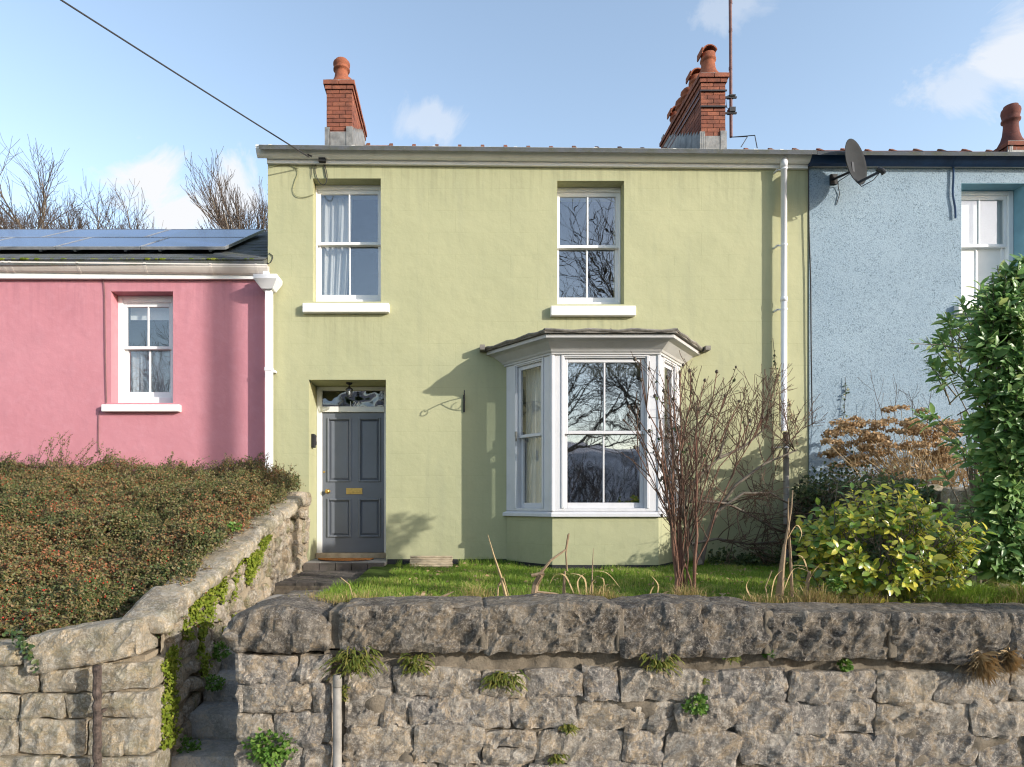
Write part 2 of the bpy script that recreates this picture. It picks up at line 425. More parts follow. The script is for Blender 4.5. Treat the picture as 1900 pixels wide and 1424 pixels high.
M['brick'] = brick_mat('red_brick', (0.29, 0.108, 0.066), (0.20, 0.07, 0.046), (0.085, 0.042, 0.034))
M['terracotta'] = brick_mat('terracotta', (0.30, 0.105, 0.055), (0.25, 0.085, 0.047), (0.12, 0.045, 0.033))
M['brickmortar'] = mortar_mat('dark_red_mortar', (0.13, 0.06, 0.04))
M['paver'] = brick_mat('dark_paver', (0.085, 0.075, 0.07), (0.13, 0.11, 0.095), (0.05, 0.05, 0.035))
M['lead'] = simple('grey_lead', (0.20, 0.20, 0.195), 0.55, 0.4, 7, 0.4, 30, dist=0.01)
M['leadroof'] = simple('weathered_lead', (0.17, 0.155, 0.135), 0.7, 0.5, 9, 0.5, 40, dist=0.01)
M['slate'] = brick_mat('roof_slate', (0.075, 0.085, 0.10), (0.12, 0.125, 0.13), (0.07, 0.075, 0.04))
M['tile'] = brick_mat('rust_ridge_tile', (0.25, 0.085, 0.05), (0.17, 0.07, 0.045), (0.07, 0.05, 0.03))
M['door'] = simple('slate_grey_door_paint', (0.15, 0.163, 0.19), 0.36, 0.08, 3, 0.06, 60, 0.5)
M['brass'] = simple('aged_brass', (0.62, 0.40, 0.12), 0.35, 0.2, 20, 0.1, 60, 0.5, 0.9)
M['iron'] = simple('black_iron', (0.015, 0.015, 0.017), 0.5, 0.3, 20, 0.3, 90)
M['wood'] = simple('pale_weathered_wood', (0.40, 0.32, 0.215), 0.75, 0.3, 9, 0.4, 50)
M['coir'] = simple('orange_coir', (0.42, 0.17, 0.05), 0.95, 0.4, 30, 1.0, 160, 0.1, dist=0.01)
M['dishgrey'] = simple('dark_grey_dish', (0.036, 0.038, 0.04), 0.85, 0.15, 6, 0.1, 80, 0.08)
M['mast'] = simple('rusty_mast', (0.13, 0.06, 0.055), 0.6, 0.3, 10, 0.3)
M['rust'] = simple('rusty_flaking_iron', (0.075, 0.055, 0.045), 0.85, 0.7, 22, 1.0, 60, dist=0.012)
M['greypipe'] = simple('grey_plastic_pipe', (0.27, 0.25, 0.22), 0.55, 0.3, 8, 0.2)
M['pipewhite'] = paint_white('white_pipe', (0.78, 0.78, 0.80), (0.4, 0.38, 0.34), 0.2)
M['cable'] = simple('black_cable', (0.03, 0.03, 0.032), 0.7, 0.0, 6, 0.0)
M['cablegreen'] = simple('painted_cable', (0.30, 0.30, 0.16), 0.6)
M['glass'] = glass_mat(); M['glass_dim'] = glass_mat('bay_glass', 0.20, 0.02, rough=0.018); M['glass_side'] = glass_mat('bay_side_glass', 0.07, 0.015); M['glass_obscure'] = glass_mat('obscure_glass', 0.12, 1.0, (0.45, 0.46, 0.44))
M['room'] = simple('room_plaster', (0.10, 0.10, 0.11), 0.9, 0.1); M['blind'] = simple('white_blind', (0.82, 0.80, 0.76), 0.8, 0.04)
M['solar'] = None
def solar_mat():
    t = NT('solar_glass'); v = t.n('ShaderNodeSeparateXYZ'); t.l(t.pos, v.inputs[0])
    def line(s, k):
        f = t.math('FRACT', t.math('MULTIPLY', s, k)); return t.math('LESS_THAN', f, 0.05)
    g = t.math('MAXIMUM', line(v.outputs[0], 6.2), line(v.outputs[1], 6.8))
    c = t.mix(t.math('MULTIPLY', g, 0.5), (0.02, 0.04, 0.125), (0.12, 0.15, 0.24))
    return t.done(c, 0.16, None, 0.5)
M['solar'] = solar_mat()
M['alu'] = simple('grey_aluminium', (0.45, 0.46, 0.47), 0.45, 0.2, 12, 0.1, 60, 0.5, 0.6)
def cloth(name, col, tr):
    t = NT(name); c = t.mix(t.noise(4, 4), sc(col, 0.85), col); t.done(c, 0.9, t.bump(t.noise(120, 2), 0.15, 0.002), 0.1)
    if tr:
        x = t.n('ShaderNodeBsdfTranslucent'); x.inputs[0].default_value = (*col, 1); m = t.n('ShaderNodeMixShader'); m.inputs[0].default_value = tr
        t.l(t.b.outputs[0], m.inputs[1]); t.l(x.outputs[0], m.inputs[2]); t.l(m.outputs[0], t.o.inputs[0])
    return t.m
M['curtain'] = cloth('cream_curtain', (0.86, 0.84, 0.80), 0.35); M['net'] = cloth('white_net', (0.75, 0.76, 0.80), 0.45)
M['soil'] = simple('brown_soil', (0.075, 0.055, 0.035), 0.95, 0.5, 10, 1.0, 40, 0.1, dist=0.02)
M['turf'] = simple('turf_soil', (0.055, 0.085, 0.018), 0.95, 0.4, 5, 1.0, 50, 0.1, dist=0.02)
M['asphalt'] = simple('asphalt', (0.05, 0.05, 0.052), 0.9, 0.3, 6, 0.8, 150)
M['paving'] = simple('concrete_pavement', (0.26, 0.25, 0.23), 0.9, 0.2, 3, 0.4, 90)
M['field'] = simple('far_grass', (0.06, 0.09, 0.025), 0.95, 0.4, 0.3, 0.4, 3)
M['bark'] = bark_mat('grey_bark', (0.11, 0.09, 0.07), (0.19, 0.16, 0.125))
M['twig'] = bark_mat('dark_twig', (0.055, 0.042, 0.035), (0.10, 0.075, 0.06))
M['rose'] = bark_mat('red_brown_stem', (0.12, 0.048, 0.034), (0.20, 0.12, 0.082), 30)
M['rosetwig'] = bark_mat('dark_rose_twig', (0.075, 0.045, 0.032), (0.13, 0.085, 0.06), 30)
M['straw'] = bark_mat('straw', (0.30, 0.21, 0.11), (0.42, 0.31, 0.17), 25, 0.2)
M['deadbrown'] = bark_mat('dead_brown_stalk', (0.19, 0.13, 0.08), (0.32, 0.235, 0.15), 30, 0.4)
M['hips'] = simple('dark_rose_hip', (0.07, 0.05, 0.03), 0.6)
M['laurel'] = leaf_mat('laurel_leaf', [(0, (0.11, 0.225, 0.075)), (0.5, (0.21, 0.37, 0.11)), (0.85, (0.30, 0.45, 0.14)), (1, (0.46, 0.52, 0.18))], 0.38, 0.55, 0.35)
M['camellia'] = leaf_mat('camellia_leaf', [(0, (0.10, 0.21, 0.04)), (0.35, (0.24, 0.34, 0.055)), (0.65, (0.52, 0.52, 0.07)), (1, (0.74, 0.64, 0.10))], 0.25, 0.5, 0.3)
M['ivy'] = leaf_mat('ivy_leaf', [(0, (0.03, 0.06, 0.02)), (0.7, (0.06, 0.105, 0.03)), (1, (0.13, 0.14, 0.05))], 0.4, 0.4, 0.1)
M['coto'] = leaf_mat('cotoneaster_leaf', [(0, (0.085, 0.125, 0.04)), (0.3, (0.17, 0.165, 0.055)), (0.55, (0.30, 0.19, 0.09)), (0.8, (0.12, 0.15, 0.06)), (0.95, (0.30, 0.18, 0.085)), (1, (0.36, 0.13, 0.06))], 0.5, 0.3, 0.2)
def drift(m, scale, amt):
    t = m.node_tree; rp = [n for n in t.nodes if n.type == 'VALTORGB'][0]; src = rp.inputs[0].links[0].from_socket
    nz = t.nodes.new('ShaderNodeTexNoise'); nz.inputs['Scale'].default_value = scale; nz.inputs['Detail'].default_value = 5
    g = t.nodes.new('ShaderNodeNewGeometry'); t.links.new(g.outputs['Position'], nz.inputs['Vector'])
    a = t.nodes.new('ShaderNodeMath'); a.operation = 'MULTIPLY_ADD'; a.inputs[1].default_value = amt; a.inputs[2].default_value = -amt/2; t.links.new(nz.outputs[0], a.inputs[0])
    b = t.nodes.new('ShaderNodeMath'); b.operation = 'ADD'; b.use_clamp = True; t.links.new(src, b.inputs[0]); t.links.new(a.outputs[0], b.inputs[1]); t.links.new(b.outputs[0], rp.inputs[0])
drift(M['coto'], 1.5, 1.5); drift
M['berry'] = simple('red_berry', (0.50, 0.045, 0.025), 0.35)
M['grass'] = leaf_mat('grass_blade', [(0, (0.14, 0.25, 0.025)), (0.5, (0.24, 0.37, 0.045)), (0.85, (0.36, 0.46, 0.075)), (1, (0.55, 0.47, 0.17))], 0.5, 0.3, 0.35)
drift(M['grass'], 2.0, 1.6)
M['drygrass'] = leaf_mat('dry_grass_blade', [(0, (0.42, 0.30, 0.12)), (0.5, (0.5, 0.38, 0.18)), (0.8, (0.25, 0.25, 0.06)), (1, (0.15, 0.2, 0.03))], 0.7, 0.2, 0.25)
M['fern'] = leaf_mat('fern_frond', [(0, (0.09, 0.13, 0.02)), (0.6, (0.17, 0.185, 0.035)), (1, (0.28, 0.24, 0.06))], 0.6, 0.3, 0.25)
M['moss'] = leaf_mat('wall_moss', [(0, (0.12, 0.17, 0.015)), (0.6, (0.20, 0.25, 0.025)), (1, (0.30, 0.31, 0.05))], 0.7, 0.2, 0.25)
M['weed'] = leaf_mat('weed_leaf', [(0, (0.07, 0.16, 0.025)), (0.6, (0.13, 0.25, 0.04)), (1, (0.22, 0.32, 0.07))], 0.45, 0.3, 0.3)
M['hydra'] = leaf_mat('dried_hydrangea', [(0, (0.32, 0.20, 0.10)), (0.5, (0.46, 0.31, 0.17)), (1, (0.60, 0.44, 0.27))], 0.85, 0.1, 0.25)
M['conifer'] = leaf_mat('conifer_spray', [(0, (0.015, 0.03, 0.012)), (1, (0.03, 0.055, 0.02))], 0.7, 0.2, 0.0)
# ------------------------------------------------------------------ the ground
def sheet(name, x0, x1, y0, y1, z, mat, kind='structure'):
    m = MB(); m.add([(x0,y0,z),(x1,y0,z),(x1,y1,z),(x0,y1,z)], [(0,1,2,3)]); return tag(obj(name, m, mat), kind=kind)
sheet('ground', -600, 600, -600, 600, -1.34, M['field'])
sheet('road', -80, 80, -7.0, 1.2, -1.30, M['asphalt'])
m = MB(); m.box(-80, 80, 1.2, 4.6, -1.33, -1.17); tag(obj('pavement', m, M['paving']), kind='structure')
m = MB(); m.box(-80, 80, 1.06, 1.197, -1.33, -1.175); tag(obj('kerb', m, M['paving'], bevel=0.015), kind='structure')
m = MB(); m.box(-80, 80, -9.2, -7.0, -1.33, -1.17); tag(obj('far_pavement', m, M['paving']), kind='structure')

# ------------------------------------------------------------------ house pieces
def wall_holes(x0, x1, z0, z1, holes, y0, y1, ztop=None):
    xs = sorted({x0, x1, *[h[0] for h in holes], *[h[1] for h in holes]}); zs = sorted({z0, z1, *[h[2] for h in holes], *[h[3] for h in holes]})
    m = MB()
    inside = lambda x, z: any(h[0] < x < h[1] and h[2] < z < h[3] for h in holes)
    for i in range(len(xs)-1):
        for j in range(len(zs)-1):
            a, b, c, d = xs[i], xs[i+1], zs[j], zs[j+1]
            if inside((a+b)/2, (c+d)/2): continue
            m.add([(a,y0,c),(b,y0,c),(b,y0,d),(a,y0,d)], [(0,1,2,3)]); m.add([(a,y1,c),(b,y1,c),(b,y1,d),(a,y1,d)], [(3,2,1,0)])
    for a, b, c, d in holes:
        m.add([(a,y0,c),(a,y1,c),(a,y1,d),(a,y0,d)], [(0,1,2,3)]); m.add([(b,y0,c),(b,y1,c),(b,y1,d),(b,y0,d)], [(3,2,1,0)])
        m.add([(a,y0,d),(a,y1,d),(b,y1,d),(b,y0,d)], [(0,1,2,3)]); m.add([(a,y0,c),(a,y1,c),(b,y1,c),(b,y0,c)], [(3,2,1,0)])
    m.add([(x0,y0,z1),(x1,y0,z1),(x1,y1,z1),(x0,y1,z1)], [(0,1,2,3)])
    m.add([(x0,y0,z0),(x0,y0,z1),(x0,y1,z1),(x0,y1,z0)], [(0,1,2,3)]); m.add([(x1,y0,z0),(x1,y0,z1),(x1,y1,z1),(x1,y1,z0)], [(3,2,1,0)])
    return m

def sashes(frame, u0, u1, z0, z1, meet, y, stile=0.047, top=0.06, bot=0.09, bar=0.022, T=None, wm='white', gm='glass', mun=True):
    """upper and lower sliding sash with two panes each; frame is the part they belong to"""
    for k, (a, b, dy, t, bt) in enumerate(((meet-0.022, z1, 0.0, top, 0.044), (z0, meet+0.022, 0.046, 0.044, bot))):
        ya, yb = y+dy, y+dy+0.042
        m = MB(); m.T = T
        m.box(u0, u0+stile, ya, yb, a, b); m.box(u1-stile, u1, ya, yb, a, b)
        m.box(u0+stile, u1-stile, ya+0.001, yb, a, a+bt); m.box(u0+stile, u1-stile, ya+0.001, yb, b-t, b)
        c = (u0+u1)/2
        if mun: m.box(c-bar/2, c+bar/2, ya+0.004, yb-0.004, a+bt, b-t)
        obj('sash', m, M[wm], frame, bevel=0.006)
        for p0, p1 in (((u0+stile, c-bar/2), (c+bar/2, u1-stile)) if mun else ((u0+stile, u1-stile),)):
            g = MB(); g.T = T
            yy = ya+0.02
            g.add([(p0,yy,a+bt),(p1,yy,a+bt),(p1,yy,b-t),(p0,yy,b-t),(p0,yy+0.004,a+bt),(p1,yy+0.004,a+bt),(p1,yy+0.004,b-t),(p0,yy+0.004,b-t)],
                  [(0,1,2,3),(7,6,5,4)])
            obj('pane', g, M[gm], frame)

def window(root, x0, x1, z0, z1, yf, rec, meet, jl=0.02, jr=0.02, head=0.065, wm='white_clean', sill=None, cill=0.09):
    y = yf+rec; m = MB()
    m.box(x0+0.001, x0+jl, y, y+0.13, z0+0.002, z1-0.002); m.box(x1-jr, x1-0.001, y, y+0.13, z0+0.002, z1-0.002)
    m.box(x0+jl, x1-jr, y+0.001, y+0.129, z1-head, z1-0.002); m.box(x0+jl, x1-jr, y+0.001, y+0.129, z0+0.002, z0+cill)
    f = obj('window', m, M[wm], root, bevel=0.006)
    sashes(f, x0+jl, x1-jr, z0+cill, z1-head, meet, y+0.025, wm=wm)
    if sill:
        sx0, sx1, sz0, sz1 = sill; s = MB(); s.box(sx0, sx1, yf-0.08, yf+rec+0.02, sz0, sz1)
        s.v = [(x, yy, z-(0.012 if (z > (sz0+sz1)/2 and yy < yf) else 0)) for x, yy, z in s.v]
        obj('sill', s, M['white'], f, bevel=0.012)
    return f

def gutter(root, x0, x1, z0, dz, y, h, mat, clips, ogee=True, cx=0.05, cm=None):
    """z0 = top at the left end; returns the gutter with its brackets as sub-parts"""
    w = h*0.78
    prof = [(y, 0), (y, -h), (y-w*0.12, -h), (y-w*0.40, -h*0.86), (y-w*0.66, -h*0.62), (y-w*0.90, -h*0.34), (y-w*0.93, -h*0.16), (y-w, -h*0.15), (y-w, 0), (y-w*0.9, 0),
            (y-w*0.82, -h*0.3), (y-w*0.3, -h*0.85), (y-0.012, -h*0.8), (y-0.012, 0)]
    if not ogee:
        prof = [(y-w/2+w/2*math.cos(a), -h+h*0.99*(1-math.sin(a))*0.0 - (-h) - h*math.sin(a)) for a in [math.pi*i/10 for i in range(11)]]
        prof = [(y-w/2+w/2*math.cos(a), -h*math.sin(a)) for a in [math.pi*i/10 for i in range(11)]] + [(y-w/2+w*0.44*math.cos(a), -h*0.92*math.sin(a)+0.002) for a in [math.pi*(10-i)/10 for i in range(11)]]
    m = MB(); m.prism([(a, b+z0) for a, b in prof], x0, x1, dz)
    g = obj('gutter', m, mat, root, bevel=0.0)
    for cxp in clips:
        b = MB(); z = z0+dz*(cxp-x0)/(x1-x0); k = 1.05
        outer = [(yy, zz) for yy, zz in prof if True][:9 if ogee else 11]
        b.prism([((yy-y)*k+y+0.001, zz*k+z+0.003) for yy, zz in outer], cxp-cx/2, cxp+cx/2, dz*cx/(x1-x0))
        obj('bracket', b, cm or mat, g)
    return g

def room(root, x0, x1, y0, y1, z0, z1):
    m = MB()
    m.add([(x0,y0,z0),(x1,y0,z0),(x1,y1,z0),(x0,y1,z0),(x0,y0,z1),(x1,y0,z1),(x1,y1,z1),(x0,y1,z1)], [(0,1,2,3),(7,6,5,4),(1,5,6,2),(2,6,7,3),(3,7,4,0)])
    return obj('interior', m, M['room'], root)

def curtain(label, x0, x1, z0, z1, y, folds, mat='curtain', taper=0.0, seed=0, T=None, amp=0.03, group='curtains behind the windows'):
    rg = random.Random(seed); n, k = 90, 14; m = MB(); m.T = T; vs, fs = [], []
    ph = [rg.uniform(0, 6.28) for _ in range(4)]
    for j in range(k+1):
        v = j/k
        for i in range(n+1):
            u = i/n; wx = (x1-x0)*(1-taper*v**1.5)
            a = amp*(math.sin(u*folds*6.283+ph[0]+0.6*math.sin(v*2+ph[1])) + 0.5*math.sin(u*folds*2.3*6.283+ph[2])+0.5*math.sin(u*9+v*1.5+ph[3]))
            vs.append((x0+u*wx, y+a*(0.5+0.5*v), z1+(z0-z1)*v))
    for j in range(k):
        for i in range(n): fs.append((j*(n+1)+i, j*(n+1)+i+1, (j+1)*(n+1)+i+1, (j+1)*(n+1)+i))
    m.add(vs, fs)
    return tag(obj('curtain', m, M[mat], smooth=True), label, 'curtain', group)

M['shaded_pot'] = brick_mat('shaded_terracotta', (0.17, 0.06, 0.045), (0.14, 0.05, 0.04), (0.06, 0.03, 0.028))  # far pot's terracotta, darkness of its shaded side put into the colour
# one clay brick, shared by both stacks
def brick_mesh(name, l, w=0.10, h=0.065):
    m = MB(); m.box(0, l, 0, w, 0, h); me = bpy.data.meshes.new(name); me.from_pydata(m.v, [], m.f); me.materials.append(M['brick']); return me
BR = {k: brick_mesh('brick_%s' % n, k) for k, n in ((0.215, 'full'), (0.105, 'half'))}

def chimney(root, x0, x1, y0, y1, zb, zt, pots, seed, base_z, pot_mat=None):
    rg = random.Random(seed)
    c = MB(); c.box(x0+0.012, x1-0.012, y0+0.012, y1-0.012, zb, zt-0.02)
    st = obj('chimney_stack', c, M['brickmortar'], root)
    o0 = wl(st); rest = MB(); n = int((zt-0.15-zb)/0.075)
    def course(z, ox, oz_h, k):
        a0, a1, b0, b1 = x0-ox, x1+ox, y0-ox, y1+ox
        w = a1-a0; pat = [0.105, 0.215, 0.105] if k % 2 else [0.215, 0.215]
        tot = sum(pat)+0.01*(len(pat)-1); s = w/tot; x = a0
        for l in pat:
            b = bpy.data.objects.new('brick', BR[l]); COL.objects.link(b); b.parent = st
            b.location = Vector((x+rg.uniform(-0.001, 0.001), b0+rg.uniform(-0.002, 0.003), z)) - o0; b.scale = (s, 1, oz_h/0.065); x += (l+0.01)*s
        y = b0+0.112 if k % 2 else b0+0.105
        for side in (0, 1):
            yy = y
            while yy < b1-0.03:
                e = min(yy+0.215, b1); d = rg.uniform(-0.002, 0.003)
                if side: rest.box(a1-0.10, a1+d, yy, e, z, z+oz_h)
                else: rest.box(a0-d, a0+0.10, yy, e, z, z+oz_h)
                yy += 0.225
        xx = a0+0.11
        while xx < a1-0.12:
            rest.box(xx, min(xx+0.215, a1-0.11), b1-0.1, b1, z, z+oz_h); xx += 0.225
    for i in range(n): course(zt-0.15-(i+1)*0.075+0.005, 0, 0.065, i)
    course(zt-0.15, 0.025, 0.066, 1); course(zt-0.075, 0.052, 0.075, 0)
    tag(obj('brickwork', rest, M['brick'], st), kind='stuff')
    fl = MB(); fl.box(x0-0.01, x1+0.01, y0-0.012, y1+0.01, zt-0.005, zt+0.03); obj('flaunching', fl, M['lead'], st)
    # lead flashing: soakers stepped up the roof slope at both sides, an apron in front
    a = MB(); zr = lambda y: base_z+(y-y0)*0.566
    a.box(x0+0.07, x1-0.10, y0-0.02, y0-0.004, base_z-0.15, base_z+0.16)
    for i in range(3): a.box(x0-0.03+0.03*i, x0+0.06, y0-0.024-0.004*i, y0-0.005, base_z-0.2, base_z+0.24-0.02*i)
    a.box(x1-0.10, x1+0.012, y0-0.03, y0-0.005, base_z-0.2, base_z+0.25)
    y = y0
    while y < y1-0.1:
        for xa, xb in ((x1+0.003, x1+0.016), (x0-0.016, x0-0.003)) if pot_mat is None else (): a.box(xa, xb, y, y+0.14, zr(y)-0.2, zr(y)+0.25+rg.uniform(-0.01, 0.01))
        y += 0.146
    obj('flashing', a, M['lead'], st)
    for y, kind, h in pots:
        m = MB(); cx = (x0+x1)/2; p = (cx, y, zt+0.02); k = h/0.49
        pr = [(0.19,0),(0.185,0.05*k),(0.14,0.11*k),(0.112,0.18*k),(0.10,0.27*k),(0.102,0.305*k),(0.128,0.315*k),(0.130,0.335*k),(0.113,0.35*k),(0.122,0.38*k),(0.133,0.42*k),(0.128,0.45*k),(0.10,0.475*k),(0.098,0.49*k),(0.08,0.49*k),(0.08,0.3*k)]
        if kind == 'hood':
            pr = [(0.19,0),(0.185,0.05*k),(0.14,0.11*k),(0.112,0.18*k),(0.10,0.27*k),(0.102,0.29*k),(0.118,0.30*k),(0.118,0.33*k),(0.108,0.34*k),(0.108,0.40*k),(0.09,0.40*k),(0.09,0.2*k)]
        pr = [(r*1.19, z) for r, z in pr]; m.lathe(p, pr, 16, cap=False)
        po = obj('chimney_pot', m, pot_mat or M['terracotta'], st, smooth=True)
        if kind == 'hood':                     # a half-barrel cowl open to front and right
            q = MB(); vs, fs = [], []; nn = 12
            for r in (0.15, 0.13):
                for yy in (-0.13, 0.13):
                    for i in range(nn+1):
                        t = math.pi*(i/nn)*0.80+math.pi*0.13
                        vs.append((cx-0.015+r*math.cos(t), y+yy, zt+0.02+0.37*k+r*1.05*math.sin(t)-0.01))
            N = nn+1
            for i in range(nn):
                fs += [(i, i+1, N+i+1, N+i), (2*N+i, 3*N+i, 3*N+i+1, 2*N+i+1), (i, 2*N+i, 2*N+i+1, i+1), (N+i, N+i+1, 3*N+i+1, 3*N+i)]
            fs += [(0, N, 3*N, 2*N), (nn, 2*N+nn, 3*N+nn, N+nn)]
            q.add(vs, fs)
            q.box(cx-0.16, cx-0.14, y-0.12, y+0.12, zt+0.02+0.36*k, zt+0.02+0.45*k)
            obj('cowl', q, M['terracotta'], st)
    return st

# ------------------------------------------------------------------ the green house
green = thing('green_house', 'pale green rendered terraced house with grey front door and white bay window', 'house', (1.18, 9.0, 0))
GX0, GX1, GY = PX(497, 9), PX(1500, 9), 9.0
SL = -0.0097                                  # the eaves run down to the right
WA = (PX(580.5, 9), PX(706.5, 9), PZ(560, 9), PZ(331.5, 9)); WB = (PX(1034, 9), PX(1158, 9), PZ(565, 9), PZ(336, 9))
DO = (PX(573, 9), PX(716, 9), 0.03, PZ(705, 9))
w = wall_holes(GX0, GX1, -0.35, 5.90, [WA, WB, DO, (0.80, 3.10, 0.72, 2.80)], GY, GY+0.62)
obj('wall', w, M['green'], green)
m = MB(); m.box(GX0, GX0+0.3, GY+0.625, 17, -0.35, 5.9); m.box(GX1-0.3, GX1, GY+0.625, 17, -0.35, 5.9); m.box(GX0+0.301, GX1-0.301, 16.7, 17, -0.35, 5.9)
for xa, xb in ((GX0, GX0+0.3), (GX1-0.3, GX1)):
    m.add([(xa, GY+0.1, 5.903), (xa, 16.9, 5.903), (xa, 13, 8.03), (xb, GY+0.1, 5.903), (xb, 16.9, 5.903), (xb, 13, 8.03)], [(0,1,2)[::-1], (3,4,5), (0,1,4,3), (1,2,5,4), (2,0,3,5)])
obj('side_wall', m, M['green'], green)
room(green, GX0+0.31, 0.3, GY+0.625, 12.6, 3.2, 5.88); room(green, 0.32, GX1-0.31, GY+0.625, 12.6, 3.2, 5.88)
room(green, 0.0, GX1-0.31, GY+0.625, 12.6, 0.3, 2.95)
# plinth
m = MB(); m.box(DO[1]+0.022, 0.73, GY-0.012, GY+0.02, -0.3, 0.072); obj('plinth', m, M['plinth'], green)
m = MB(); m.box(3.22, GX1-0.03, GY-0.012, GY+0.02, -0.3, 0.05); obj('plinth', m, M['plinth'], green)
# roof
def zroof(y, x): return 5.80+0.5685*(y-8.78)+SL*0.55*(x-GX0)
m = MB()
xs = [GX0-0.06, GX1]
for (ya, yb, s) in ((8.78, 13.0, 1), (17.2, 13.0, 1)):
    za = [5.80+SL*(x-GX0)+0.062 for x in xs]; zr = [8.235-0.0135*(x-GX0) for x in xs]
    m.add([(xs[0],ya,za[0]),(xs[1],ya,za[1]),(xs[1],yb,zr[1]),(xs[0],yb,zr[0]),(xs[0],ya,za[0]-0.06),(xs[1],ya,za[1]-0.06),(xs[1],yb,zr[1]-0.06),(xs[0],yb,zr[0]-0.06)],
          [(0,1,2,3),(7,6,5,4),(0,4,5,1),(1,5,6,2),(3,7,4,0)])
roof = obj('roof', m, M['slate'], green)
rt = MB()                                     # one ridge tile: an angled cap with a collar at its end
rt.add([(0,-0.17,-0.075),(0,0,0.035),(0,0.17,-0.075),(0.44,-0.17,-0.075),(0.44,0,0.035),(0.44,0.17,-0.075)], [(0,1,4,3),(1,2,5,4),(0,3,5,2),(0,2,1),(3,4,5)])
rt.add([(0.40,-0.185,-0.075),(0.40,0,0.075),(0.40,0.185,-0.075),(0.47,-0.185,-0.075),(0.47,0,0.075),(0.47,0.185,-0.075)], [(0,1,4,3),(1,2,5,4),(0,3,5,2),(0,2,1),(3,4,5)])
rtm = bpy.data.meshes.new('ridge_tile'); rtm.from_pydata(rt.v, [], rt.f); rtm.materials.append(M['tile'])
def ridge_row(root, x0, x1, y, z0, sl, step=0.47, seed=1):
    rg = random.Random(seed); x = x0
    while x < x1-0.2:
        o = bpy.data.objects.new('ridge_tile', rtm); COL.objects.link(o); o.parent = root
        o.location = Vector((x, y, z0+sl*(x-x0)+rg.uniform(-0.006, 0.01)))-wl(root); x += step
ridge_row(roof, GX0-0.02, GX1, 13.0, 8.235, -0.0135)
# fascia, gutter, downpipe
m = MB(); zf = lambda x: PZ(293, 8.97)+SL*(x-GX0)
m.prism([(8.955, zf(GX0)-0.085), (8.955, zf(GX0)+0.10), (8.998, zf(GX0)+0.10), (8.998, zf(GX0)-0.085)], GX0, GX1-0.02, SL*(GX1-GX0))
m.prism([(8.930, zf(GX0)-0.03), (8.930, zf(GX0)+0.08), (8.953, zf(GX0)+0.08), (8.953, zf(GX0)-0.03)], GX0+0.002, GX1-0.022, SL*(GX1-GX0))
obj('fascia_board', m, M['white'], green)
gx0, gx1 = PX(475, 8.85), PX(1506, 8.85)
gutter(green, gx0, gx1, PZ(268.5, 8.82), SL*(gx1-gx0), 8.925, 0.135, M['gutter'], [PX(p, 8.85) for p in (502, 656, 806, 956, 1104, 1250, 1400, 1448)])
m = MB(); pxp = PX(1453.5, 8.9)
m.tube([(pxp, 8.885, PZ(289, 8.885)), (pxp, 8.885, PZ(800, 8.885))], 0.041, 14)
m.lathe((pxp, 8.885, PZ(312, 8.885)), [(0.047, 0), (0.047, 0.12)], 14); m.lathe((pxp, 8.885, PZ(560, 8.885)), [(0.047, 0), (0.047, 0.06)], 14)
dp = obj('downpipe', m, M['pipewhite'], green, smooth=True)
m = MB(); m.tube([(pxp+0.03, 8.885, PZ(802, 8.885)), (pxp+0.035, 8.885, PZ(975, 8.885))], 0.039, 14)
m.tube([(pxp+0.035, 8.885, PZ(975, 8.885)), (pxp+0.04, 8.885, -0.1)], 0.035, 12)
obj('lower_pipe', m, M['greypipe'], dp, smooth=True)
for py in (314, 455, 574, 830):
    b = MB(); z = PZ(py, 8.885); b.lathe((pxp+(0.03 if py > 800 else 0), 8.885, z-0.012), [(0.046, 0), (0.046, 0.022)], 12); b.box(pxp-0.085, pxp-0.03, 8.90, 8.912, z-0.009, z+0.009); b.box(pxp-0.09, pxp-0.07, 8.90, 8.999, z-0.012, z+0.012)
    obj('pipe_bracket', b, M['pipewhite'], dp)
# first-floor windows
ws = lambda a, b, c, d: (PX(a, 8.93), PX(b, 8.93), PZ(d, 8.93), PZ(c, 8.93))
window(green, *WA, GY, 0.18, PZ(454, 9.24), sill=ws(561, 722, 561, 580)); window(green, *WB, GY, 0.18, PZ(459.5, 9.24), sill=ws(1022, 1180, 566, 586))
curtain('cream curtain hanging at one side of the upper window above the door', WA[0]+0.04, WA[0]+0.50, WA[2]+0.05, WA[3]-0.10, GY+0.37, 4, taper=0.22, seed=3)
# bay window
A, B, C, D = Vector((0.73, 9.0)), Vector((1.272, 8.272)), Vector((2.665, 8.272)), Vector((3.205, 9.0))
ext = 0.16
A2 = A-(B-A).normalized()*ext; D2 = D+(D-C).normalized()*ext
line = [A2, B, C, D2]
m = MB(); m.sweep(line, [(0, -0.3), (0, 0.685), (-0.12, 0.685), (-0.12, -0.3)])
bay = obj('bay_window', m, M['green'], green)
m = MB(); m.sweep(line, [(0.012, -0.3), (0.012, 0.058), (-0.02, 0.058), (-0.02, -0.3)]); obj('plinth', m, M['plinth'], bay)
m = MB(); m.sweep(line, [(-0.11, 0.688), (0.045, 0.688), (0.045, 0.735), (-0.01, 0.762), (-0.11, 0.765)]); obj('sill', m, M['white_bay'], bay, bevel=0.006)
def face(p, q):
    u = (q-p).normalized(); inw = Vector((-u.y, u.x))
    return Matrix(((u.x, inw.x, 0, p.x), (u.y, inw.y, 0, p.y), (0, 0, 1, 0), (0, 0, 0, 1))), (q-p).length
fr = MB(); ZS0, ZS1 = 0.80, 2.775
